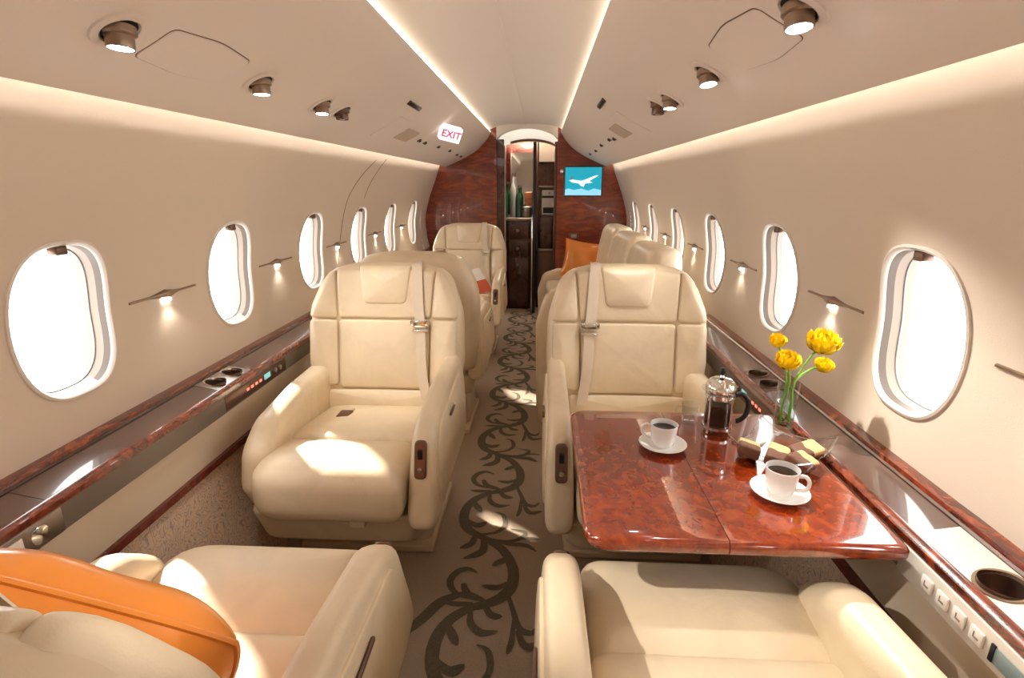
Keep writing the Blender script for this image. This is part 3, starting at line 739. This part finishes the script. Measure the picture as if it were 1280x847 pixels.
for y0, ah in ((0, 0), (LY-.12, .26)):
    MB().solid(rpoly([(.135, .08), (.70, .08), (.76, .62-ah), (.72, .74-ah), (.30, .775-ah), (.17, .73-ah), (.125, .58-ah)], [.04, .04, .05, .08, .1, .08, .1], step=.04), .125, .05, lambda u, v, d: (u, y0+d, v), cf=.01, cb=.01).build('arm', 'cream_leather', sf)

def pillow(name, label, loc, size, rot, m_, roll=0.0, cut=0.0):
    t = thing(name, label, 'cushion', loc)
    n = 26; mb = MB(); rows = []
    def place(u, v, h):
        pin = 1-.10*(1-abs(v)**2)*abs(u)**3; pin2 = 1-.10*(1-abs(u)**2)*abs(v)**3
        k = 1-cut*(u*v)**2
        x, y = u*size[0]*pin*k, v*size[1]*pin2*k
        return (x*math.cos(roll)-y*math.sin(roll), x*math.sin(roll)+y*math.cos(roll), h)
    for side in (1, -1):
        for i in range(n+1):
            for j in range(n+1):
                u, v = i/n*2-1, j/n*2-1
                k = (1-abs(u)**2.2)*(1-abs(v)**2.2); h = k**.55*size[2]*side
                wr = .006*math.sin(7*u+3*v)*k
                rows.append(place(u, v, h+wr*side))
    N = (n+1)*(n+1)
    for s0 in (0, N):
        for i in range(n):
            for j in range(n):
                a = s0+i*(n+1)+j; mb.f.append((a, a+1, a+n+2, a+n+1))
    mb.v += rows
    body = mb.build('cover', m_, t)
    ed = []
    per = [(i/n*2-1, -1) for i in range(n)]+[(1, i/n*2-1) for i in range(n)]+[(1-i/n*2, 1) for i in range(n)]+[(-1, 1-i/n*2) for i in range(n)]
    for u, v in per+per[:1]:
        ed.append(place(u, v, 0))
    MB().tube(ed, .004, 6, cap=False).build('piping', m_, t)
    t.rotation_euler = rot
    return t
c = at_y(729, 322, 4.40)
pillow('throw_cushion', 'orange silk cushion standing at the far end of the sofa', (c.x+.01, 4.42, .607), (.178, .155, .060), (math.radians(78), math.radians(8), math.radians(-6)), 'orange_silk')
pillow('throw_cushion', 'large orange silk cushion leaning on a seat back beside the ledge', (-.42, .482, .640), (.198, .198, .078), (math.radians(-70), 0, 0), 'orange_silk', roll=math.radians(28), cut=.16)

# ------------------------------------------------------------------ dining table
TZ = .62
tb = thing('dining_table', 'glossy red burl fold-out table set with coffee between two right seats', 'table', (.5, 1.035, 0))
def tl(out, nm):
    def mp(u, v, d):
        if abs(u-.47) < .012: u = .4692 if nm_side < 0 else .4708      # the joint between the leaves stays crisp
        return (u-.5, v-1.035, TZ-d)
    nm_side = -1 if out[0][0] < .4 else 1
    return MB().solid(out, .030, .012, mp, nb=5).build(nm, 'burl_table', tb, angle=35)
tl(rpoly([(.226, .780), (.4695, .780), (.4695, 1.328), (.226, 1.328)], [.045, 0, 0, .045], step=.05), 'table_leaf')
tl(rpoly([(.4705, .780), (.770, .780), (.770, 1.328), (.4705, 1.328)], [0, .015, .01, 0], step=.05), 'table_leaf')
MB().box(-.24, .26, -.22, .25, -.036+TZ, -.029+TZ).build('hinge_plate', 'bronze', tb)
MB().box(.10, .268, -.06, .06, .50, TZ-.034, .006).build('support_arm', 'bronze', tb)

def cup_set(x, y, rot, where):
    s_ = thing('saucer', f'white china saucer under the coffee cup {where}', 'saucer', (x, y, TZ), group='saucers on the table')
    MB().lathe([(0, .004), (.026, .003), (.030, 0), (.034, .002), (.050, .010), (.058, .0135), (.0585, .015), (.050, .0135), (.034, .006), (.024, .0065), (0, .0065)], 40).build('dish', 'white_china', s_)
    c_ = thing('coffee_cup', f'white china cup of black coffee {where}', 'cup', (x, y, TZ+.0066), rot, group='cups on the table')
    MB().lathe([(0, 0), (.021, 0), (.0215, .002), (.026, .006), (.030, .02), (.0325, .045), (.0335, .058), (.0325, .0585), (.0305, .045), (.028, .02), (.024, .008), (0, .006)], 40).build('body', 'white_china', c_)
    MB().lathe([(0, .046), (.0306, .046)], 32).build('coffee', 'coffee', c_)
    s_.scale = (.92, .92, .92); c_.scale = (.92, .92, .92); c_.location.z = TZ+.0062
    hp = [(.030, 0, .048), (.042, 0, .052), (.051, 0, .044), (.051, 0, .030), (.043, 0, .020), (.0285, 0, .017)]
    MB().tube([(*(p[0], p[1]), p[2]) for p in smooth_tab(hp, 5)], .0042, 10).build('handle', 'white_china', c_)
p1 = at_z(828, 556, TZ+.006); p2 = at_z(974, 615, TZ+.006)
cup_set(p1.x, p1.y, PI*.92, 'beside the aisle edge of the table')
cup_set(p2.x, p2.y, math.radians(-35), 'in front of the biscuit dish')

# coffee press
q = at_z(903, 545, TZ)
fp = thing('coffee_press', 'glass coffee press with chrome frame, black handle and knob', 'coffee press', (q.x-.006, q.y+.03, TZ), math.radians(-8)); fp.scale = (.9, .9, .88)
MB().lathe([(0, .010), (.034, .010), (.036, .014), (.036, .125), (.038, .128), (.0365, .128), (.0345, .124), (.0345, .016), (0, .013)], 36).build('beaker', 'clear_glass', fp)
MB().lathe([(0, .017), (.0335, .017), (.0335, .078), (0, .078)], 32).build('coffee', 'coffee', fp)
fr = MB()
fr.lathe([(.0365, .014), (.0385, .014), (.0385, .022), (.0365, .022), (.0365, .014)], 36); fr.lathe([(.0365, .104), (.0382, .104), (.0382, .114), (.0365, .114), (.0365, .104)], 36)
for a in (45, 135, 225, 315):
    ca, sa = math.cos(math.radians(a)), math.sin(math.radians(a))
    fr.tube([(.0385*ca, .0385*sa, .11), (.0385*ca, .0385*sa, .012), (.040*ca, .040*sa, .0055), (.043*ca, .043*sa, .0045)], .0032, 8)
fr.build('frame', 'chrome', fp)
MB().lathe([(.0395, .122), (.040, .130), (.038, .140), (.032, .150), (.020, .157), (.006, .160), (.004, .168), (0, .168)], 36).build('lid', 'chrome', fp)
MB().lathe([(.0345, .10), (.0345, .102), (0, .103)], 30).build('plunger', 'chrome', fp)
MB().tube([(0, 0, .10), (0, 0, .17)], .0022, 8).build('plunger_rod', 'chrome', fp)
MB().lathe([(0, .166), (.005, .166), (.0085, .174), (.0085, .180), (.005, .186), (0, .187)], 20).build('knob', 'black_plastic', fp)
hp = [(.038, 0, .110), (.055, 0, .114), (.070, 0, .100), (.074, 0, .075), (.068, 0, .050), (.054, 0, .036), (.046, 0, .034)]
MB().tube(smooth_tab(hp, 5), .0068, 12).build('handle', 'black_plastic', fp)
MB().tube([(-.034, 0, .126), (-.043, 0, .129), (-.048, 0, .132)], [.012, .008, .004], 12).build('spout', 'clear_glass', fp)

# small glass milk jug behind the press
q = at_z(872, 535, TZ)
jg = thing('milk_jug', 'small clear glass jug beside the coffee press', 'jug', (q.x-.012, 1.26, TZ))
MB().lathe([(0, .003), (.016, .002), (.018, .006), (.021, .030), (.020, .042), (.023, .050), (.022, .050), (.019, .042), (.019, .030), (.016, .008), (0, .006)], 28).build('body', 'clear_glass', jg)
MB().tube(smooth_tab([(-.019, 0, .042), (-.032, 0, .042), (-.035, 0, .026), (-.019, 0, .014)], 5), .0028, 8).build('handle', 'clear_glass', jg)

# glass dish with turned-up corners, and biscuits
DC = Vector((.682, 1.085, TZ))
ds = thing('glass_dish', 'square clear glass dish with turned-up corners holding biscuits', 'dish', tuple(DC), math.radians(47))
n = 22; mb = MB(); rows = []
def dish_h(u, v):
    r = max(abs(u), abs(v)); return .004+.022*max(0, (r-.62)/.38)**1.4+.024*max(0, (abs(u*v)-.45)/.55)**1.3
for th in (0, .0035):
    for i in range(n+1):
        for j in range(n+1):
            u, v = i/n*2-1, j/n*2-1; fl = 1-.07*(1-abs(v)**2)*(abs(u) > .99)-.0
            h_ = dish_h(u, v); k = 1-.10*(1-min(abs(u), abs(v))/max(abs(u), abs(v), 1e-6))*max(abs(u), abs(v))**4
            rows.append((u*.083*k, v*.083*k, h_+th-.003))
N = (n+1)**2
for s0 in (0, N):
    for i in range(n):
        for j in range(n): a = s0+i*(n+1)+j; mb.f.append((a, a+1, a+n+2, a+n+1))
def pidx(i, j): return i*(n+1)+j
per = [(i, 0) for i in range(n)]+[(n, j) for j in range(n)]+[(n-i, n) for i in range(n)]+[(0, n-j) for j in range(n)]
for k in range(len(per)):
    a, b_ = pidx(*per[k]), pidx(*per[(k+1) % len(per)]); mb.f.append((a, b_, b_+N, a+N))
mb.v = rows
mb.build('bowl', 'dish_glass', ds)
rim = [Vector(rows[N+pidx(*p)]) for p in per]; MB().tube(rim+rim[:1], .0021, 6, cap=False).build('rim', 'rim_glass', ds)
def biscuit(px, py, dz, a, tilt, tip, label):
    q = at_z(px, py, TZ+.022+dz)
    t = thing('biscuit', label, 'biscuit', tuple(q), a, group='biscuits in the glass dish')
    ly = [(-.0105, 'chocolate'), (-.0005, 'biscuit')]
    MB().solid(rrect(-.024, .024, -.017, .017, .006, .01), .0095, .003, lambda u, v, d: (u, v, -.001-d), nb=2).build('chocolate_half', 'chocolate', t, 60)
    MB().solid(rrect(-.0245, .0245, -.0175, .0175, .006, .01), .010, .003, lambda u, v, d: (u, v, .009-d), cf=.002, nb=2).build('shortbread_half', 'biscuit', t, 60)
    mb = MB().solid(rrect(-.025, .004, -.018, .018, .006, .01), .0215, .004, lambda u, v, d: (u*1.0, v, .0105-d), cf=.001, nb=2)
    mb.build('chocolate_dip', 'chocolate', t, 60)
    t.rotation_euler = (math.radians(tilt), math.radians(tip), a); t.scale = (1.25, 1.25, 1.2)
biscuit(936, 560, .004, math.radians(70), 12, 8, 'chocolate-dipped biscuit at the aisle-side corner of glass dish')
biscuit(972, 569, .003, math.radians(60), 10, -8, 'chocolate-dipped biscuit in the middle of glass dish')
biscuit(1002, 577, .006, math.radians(35), 18, 6, 'chocolate-dipped biscuit behind the coffee cup rim')
biscuit(1008, 564, .010, math.radians(15), 8, -12, 'chocolate-dipped biscuit at the ledge-side corner of glass dish')

# vase and flowers
q = at_z(984, 540, TZ); VX, VY = q.x-.018, q.y-.01
vz = thing('glass_vase', 'tall slim glass vase holding yellow flowers on the table', 'vase', (VX, VY, TZ))
MB().lathe([(0, .002), (.020, 0), (.0215, .003), (.0245, .135), (.0235, .1355), (.0205, .02), (0, .016)], 32).build('body', 'clear_glass', vz)
MB().lathe([(0, .018), (.0195, .018), (.0215, .085), (0, .085)], 28).build('water', 'water', vz)
pb = MB()
for i in range(14):
    a = random.random()*6.28; r = random.random()*.012; z = .024+random.random()*.016
    pb.lathe([(0, -.006), (.005, -.003), (.0065, .001), (.004, .005), (0, .006)], 8, c=(r*math.cos(a), r*math.sin(a), z))
tag(pb.build('gravel', 'pebble', vz), kind='stuff')
def flower(px, py, yy, R, label, ang):
    h = at_y(px, py, VY+yy)
    t = thing('yellow_flower', label, 'flower', (VX, VY, TZ), group='flowers in the vase')
    H = h-Vector((VX, VY, TZ))
    b0 = Vector((.012*math.cos(ang), .012*math.sin(ang), .035)); rimp = Vector((H.x*.22-.2*b0.x, H.y*.22-.2*b0.y, .135))
    rl = math.hypot(rimp.x, rimp.y)
    if rl > .017: rimp.x *= .017/rl; rimp.y *= .017/rl
    midp = rimp.lerp(H, .6)+Vector((0, 0, .012))
    pts = [b0, b0.lerp(rimp, .5), rimp, midp, H]
    vs3 = []
    for i in range(len(pts)-1):
        p0, p1_, p2_, p3 = pts[max(i-1, 0)], pts[i], pts[i+1], pts[min(i+2, len(pts)-1)]
        for k in range(6):
            tt = k/6; vs3.append(.5*((2*p1_)+(p2_-p0)*tt+(2*p0-5*p1_+4*p2_-p3)*tt*tt+(3*p1_-p0-3*p2_+p3)*tt**3))
    vs3.append(H)
    MB().tube(vs3, .0026, 8).build('stem', 'stem', t)
    up = Vector((H.x*.5+.1*math.cos(ang)*.2, -.35, .8)).normalized(); ax = up.to_track_quat('Z', 'Y').to_matrix()
    mb = MB()
    for ring_, (num, rr, tilt, ln) in enumerate([(9, .10, .25, .95), (9, .25, .55, .95), (8, .32, .85, .85), (7, .32, 1.15, .7), (5, .2, 1.35, .55)]):
        for i in range(num):
            a = 2*PI*(i+.5*(ring_ % 2))/num+random.uniform(-.1, .1); tl_ = tilt+random.uniform(-.1, .1); g = 4
            rows = []
            for iu in range(g+1):
                u = iu/g; wd = R*.44*math.sin(PI*(.14+.80*u))**.7
                for iv in range(g+1):
                    v = iv/g*2-1
                    rad_ = R*(.10*(1-ring_*.12)+ln*u*math.cos(tl_+u*.55)); hh = R*(ln*u*math.sin(tl_+u*.55))+R*.16*v*v*u-.1*R*ring_*0
                    p = Vector((rad_*math.cos(a)-v*wd*math.sin(a), rad_*math.sin(a)+v*wd*math.cos(a), hh-R*.2+random.uniform(-1, 1)*R*.03))
                    rows.append(H+ax@p)
            mb.add(rows, [(r_*(g+1)+c_, r_*(g+1)+c_+1, (r_+1)*(g+1)+c_+1, (r_+1)*(g+1)+c_) for r_ in range(g) for c_ in range(g)])
    mb.build('bloom', 'petal', t, 80, recalc=False)
    MB().lathe([(0, -.1*R), (.2*R, .0), (.22*R, .25*R), (.1*R, .42*R), (0, .45*R)], 12, mtx=ax, c=H).build('heart', 'flower_heart', t)
flower(1026, 434, -.01, .047, 'largest yellow flower leaning out towards the window', .3)
flower(983, 455, -.03, .036, 'yellow flower hanging low in front of the vase', 2.6)
flower(971, 429, .02, .026, 'small yellow flower at the top on the aisle side', 3.6)
flower(1028, 460, .02, .029, 'small yellow flower drooping under the largest one', 5.4)

# ------------------------------------------------------------------ wall sconces between the windows
def sconce(side, y, label):
    z = .903; x = side*wall_x(z)
    t = thing('wall_sconce', label, 'wall light', (x, y, z), 0, 'slim bronze wall lights between windows')
    b_ = MB(); n = 24; rows = []
    for i in range(n+1):
        u = i/n*2-1; h = .0035+.010*max(0, 1-abs(u)*2.2)**1.2; d = .004+.012*max(0, 1-abs(u)*2.6)**1.0
        yy = u*.137; s0 = -side
        rows += [(0, yy, h), (s0*d, yy, h*.6), (s0*d*1.1, yy, 0), (s0*d, yy, -h*.6), (0, yy, -h)]
    b_.add(rows, [(5*i+k, 5*i+k+1, 5*i+6+k, 5*i+5+k) for i in range(n) for k in range(4)]+[(0, 1, 2, 3, 4), (5*n+4, 5*n+3, 5*n+2, 5*n+1, 5*n)])
    b_.build('bar', 'bronze_light', t)
    MB().box(min(0, -side*.010), max(0, -side*.010), -.013, .013, -.020, -.012, .003).build('bulb', 'sconce_glow', t)
    ld = bpy.data.lights.new('sconce_lamp', 'SPOT'); ld.energy = .2; ld.color = (1, .9, .75); ld.spot_size = math.radians(130); ld.spot_blend = .8; ld.shadow_soft_size = .01
    lo = bpy.data.objects.new('sconce_lamp', ld); col.objects.link(lo); lo.parent = t; lo.location = (-side*.022, 0, -.03)
    return t
for side, nm in ((-1, 'cup holder'), (1, 'table')):
    for i in range(6):
        sconce(side, WY[1]+SP*(i+.5), f'slim bronze wall light, {ords[5-i]} from the bulkhead on the {"wall with the EXIT sign" if side < 0 else "sofa-side wall"}')

# ------------------------------------------------------------------ ceiling fittings
def align(o, p, n, t):
    y = n.cross(t); m_ = Matrix((t, y, n)).transposed().to_4x4(); m_.translation = p; o.matrix_world = m_
def reading_light(px, py, label, R=.026, lit=True, target=None, watts=14, p=None, angle=38):
    p = p if p is not None else on_ceiling(px, py); n, tg = ceil_frame(p)
    t = thing('reading_light' if lit else 'air_nozzle', label, 'reading light' if lit else 'air nozzle', group='ceiling reading lights' if lit else 'air nozzles')
    align(t, p, n, tg)
    MB().lathe([(R*1.75, -.001), (R*1.7, .004), (R*1.25, .0055), (R*1.12, .002), (R*1.1, -.004)], 32).build('trim_ring', 'ceiling_skin', t)
    MB().lathe([(R*1.12, .003), (R*1.05, .001), (0, .0008)], 28).build('socket', 'dark_gap', t)
    # barrel tilts straight down
    dn = t.matrix_world.to_3x3().inverted() @ (Vector((0, 0, -1)) if target is None else ((Vector(target)-p).normalized()*.2+Vector((0, -.12, -.8)))).normalized()
    q = dn.to_track_quat('Z', 'Y').to_matrix()
    L = R*1.05
    b_ = MB().lathe([(0, -.3*R), (R*.95, -.3*R), (R*1.0, .15*R), (R*.97, .2*R), (R*.80, .3*R), (R*.80, L*.95), (R*.76, L), (R*.70, L*.985)], 28, mtx=q, c=dn*(.1*R)).build('barrel', 'bronze_light' if lit else 'bronze', t)
    if lit:
        MB().lathe([(0, L*.97), (R*.71, L*.97)], 24, mtx=q, c=dn*(.1*R)).build('lens', 'lamp_glow', b_)
        ld = bpy.data.lights.new('reading_lamp', 'SPOT'); ld.energy = watts; ld.color = (1, .93, .82); ld.spot_size = math.radians(angle); ld.spot_blend = .8; ld.shadow_soft_size = .012
        lo = bpy.data.objects.new('reading_lamp', ld); col.objects.link(lo); lo.parent = t
        aim = (Vector(target)-p) if target is not None else Vector((0, 0, -1))
        la = (t.matrix_world.to_3x3().inverted() @ aim).normalized()
        lo.matrix_local = Matrix.Translation(dn*(L*1.4+.004)) @ la.to_track_quat('-Z', 'Y').to_matrix().to_4x4()
    else:
        MB().lathe([(R*.70, L*.9), (R*.35, L*.8), (R*.3, L*1.0), (0, L*1.02)], 20, mtx=q, c=dn*(.1*R)).build('core', 'pewter', b_)
    return t
reading_light(148, 36, 'chrome swivel reading light above the seat holding the orange cushion', .026, target=(-.70, 1.24, .15), watts=11, angle=26)
reading_light(325, 102, 'swivel reading light at the corner of the left ceiling hatch', .026, target=(-.40, 1.88, .66), watts=10, angle=46)
reading_light(402, 130, 'swivel reading light next to an unlit air nozzle, window side of EXIT sign', .026, target=(-.45, 1.75, .5), watts=6)
reading_light(427, 138, 'unlit bronze air nozzle between the reading light and the EXIT sign', .026, lit=False)
reading_light(1000, 10, 'chrome swivel reading light above the near dining seat', .026, target=(.60, .55, .45), watts=10, angle=44)
reading_light(885, 90, 'swivel reading light at the corner of the right ceiling hatch', .026, target=(.93, .82, .52), watts=40, angle=50)
reading_light(838, 123, 'swivel reading light next to an unlit air nozzle above the dining seat back', .026, target=(.45, 1.85, .66), watts=7, angle=46)
reading_light(823, 131, 'unlit bronze air nozzle above the dining seat back', .026, lit=False)
reading_light(0, 0, 'unseen swivel reading light over the near dining seat, added to brighten the orange cushion', .026, target=(-.36, .44, .80), watts=18, p=Vector((.52, .30, ceil_z(.52))), angle=17)  # added out of view to brighten the orange cushion
reading_light(0, 0, 'unseen swivel reading light over the orange-cushion seat, added to light the near dining seat', .026, target=(.52, .84, .45), watts=42, p=Vector((-.52, .42, ceil_z(.52))), angle=26)  # extra lamp out of view, added to light the near dining seat

def hatch(px, py, label, hy=.128):
    p = on_ceiling(px, py); n, tg = ceil_frame(p)
    t = thing('ceiling_hatch', label, 'hatch', group='oxygen mask hatches')
    t.location = p
    out = rpoly([(-.042, -hy), (.042, -hy), (.054, 0), (.042, hy), (-.042, hy), (-.054, 0)], [.018, .018, .3, .018, .018, .3], step=.02)
    sx = p.x
    def mpx(off):
        return lambda u, v, d: (u, v, ceil_z(sx+u)-p.z-off+d)
    MB().solid([(u*1.03, v*1.012) for u, v in out], .004, .001, mpx(.0006), nb=2, back=False, rings=(.97, .9, .75, .5, .25)).build('seam', 'bronze', t)
    MB().solid(out, .006, .003, mpx(.0024), nb=2, back=False, rings=(.97, .9, .75, .5, .25)).build('door', 'ceiling_skin', t)
hatch(248, 74, 'large flush hatch in the ceiling above the left seats')
hatch(938, 54, 'large flush hatch in the ceiling above the dining table')
def small_hatch(px, py, label):
    p = on_ceiling(px, py)
    t = thing('speaker_panel', label, 'speaker', group='tan speaker panels'); t.location = p; sx = p.x
    MB().solid(rrect(-.042, .042, -.125, .125, .012, .015), .004, .002, lambda u, v, d: (u, v, ceil_z(sx+u)-p.z-.003+d), nb=2, back=False).build('grille', 'speaker_tan', t)
    MB().solid(rrect(-.075, .075, -.40, -.15, .03), .003, .001, lambda u, v, d: (u, v, ceil_z(sx+u)-p.z-.0022+d), nb=2, back=False, rings=(.9, .75, .5, .25)).build('cover_plate', 'ceiling_skin', t)
small_hatch(509, 169, 'tan speaker panel in the ceiling before the EXIT sign')
small_hatch(775, 164, 'tan speaker panel in the ceiling on the monitor side')

def plate(px, py, sx, sy, m_, name, label, cat, group=None):
    p = on_ceiling(px, py); n, tg = ceil_frame(p); t = thing(name, label, cat, group=group); align(t, p+n*.001, n, tg)
    MB().box(-sx, sx, -sy, sy, -.002, .005, .003).build('body', m_, t); return t
t = plate(518, 132, .011, .105, 'bronze', 'sign_lamp', 'dark slim indicator lamp on the ceiling towards the EXIT sign', 'indicator')
MB().box(-.008, .008, -.095, .095, .004, .007, .002).build('lens', 'black_plastic', t)
t = plate(752, 129, .011, .105, 'bronze', 'sign_lamp', 'dark slim indicator lamp on the ceiling towards the monitor', 'indicator')
MB().box(-.008, .008, -.095, .095, .004, .007, .002).build('lens', 'black_plastic', t)
for i, (px, py) in enumerate([(524, 175), (531, 178), (548, 183), (562, 188), (571, 193), (576, 195)]):
    t = plate(px, py, .013, .016, 'bronze', 'ceiling_socket', f'tiny dark ceiling fitting, {ords[i]} in the row from EXIT-side speaker to bulkhead', 'fitting', 'dark fittings in a row')
    MB().lathe([(.008, .004), (.009, .010), (0, .011)], 10).build('nozzle', 'black_plastic', t)
for i, (px, py) in enumerate([(768, 173), (762, 174), (752, 181), (745, 188), (738, 192)]):
    t = plate(px, py, .013, .016, 'bronze', 'ceiling_socket', f'tiny dark ceiling fitting, {ords[i]} in the row from monitor-side speaker to bulkhead', 'fitting', 'dark fittings in a row')
    MB().lathe([(.008, .004), (.009, .010), (0, .011)], 10).build('nozzle', 'black_plastic', t)
# EXIT sign hanging from the left panel, facing down the cabin
p = on_ceiling(553, 157)
ex = thing('exit_sign', 'lit white EXIT sign with red letters on the ceiling panel', 'sign')
n, tg = ceil_frame(p); nn = (n*.6+Vector((0, -.8, 0))).normalized(); tt = Vector((1, .25, -.35)); tt = (tt-nn*nn.dot(tt)).normalized()
align(ex, p+n*.055+tt*.01, nn, tt)
MB().box(-.062, .062, -.042, .042, -.03, .012, .006).build('case', 'sign_white', ex)
fc = bpy.data.curves.new('exit_text', 'FONT'); fc.body = 'EXIT'; fc.size = .056; fc.align_x = 'CENTER'; fc.align_y = 'CENTER'; fc.extrude = .0008; fc.offset = .0012
fo = bpy.data.objects.new('exit_text', fc); col.objects.link(fo)
bpy.context.view_layer.update()
me = bpy.data.meshes.new_from_object(fo.evaluated_get(bpy.context.evaluated_depsgraph_get()))
bpy.data.objects.remove(fo); me.materials.clear(); me.materials.append(MATS['sign_red'])
lt = bpy.data.objects.new('lettering', me); col.objects.link(lt); lt.parent = ex; lt.location = (0, 0, .0135)

# emergency exit outline on the left wall
def seam_line(pts, name, parent):
    ps = [on_wall(*p) for p in smooth_tab(pts, 4)]
    MB().tube([tuple(p) for p in ps], .003, 6).build(name, 'bronze_light', parent)
seam_line([(483, 199), (473, 212), (462, 230), (455, 248)], 'hatch_seam', bpy.data.objects['wall_left'])
seam_line([(470, 200), (450, 222), (434, 250), (426, 290), (423, 330)], 'hatch_seam', bpy.data.objects['wall_left'])
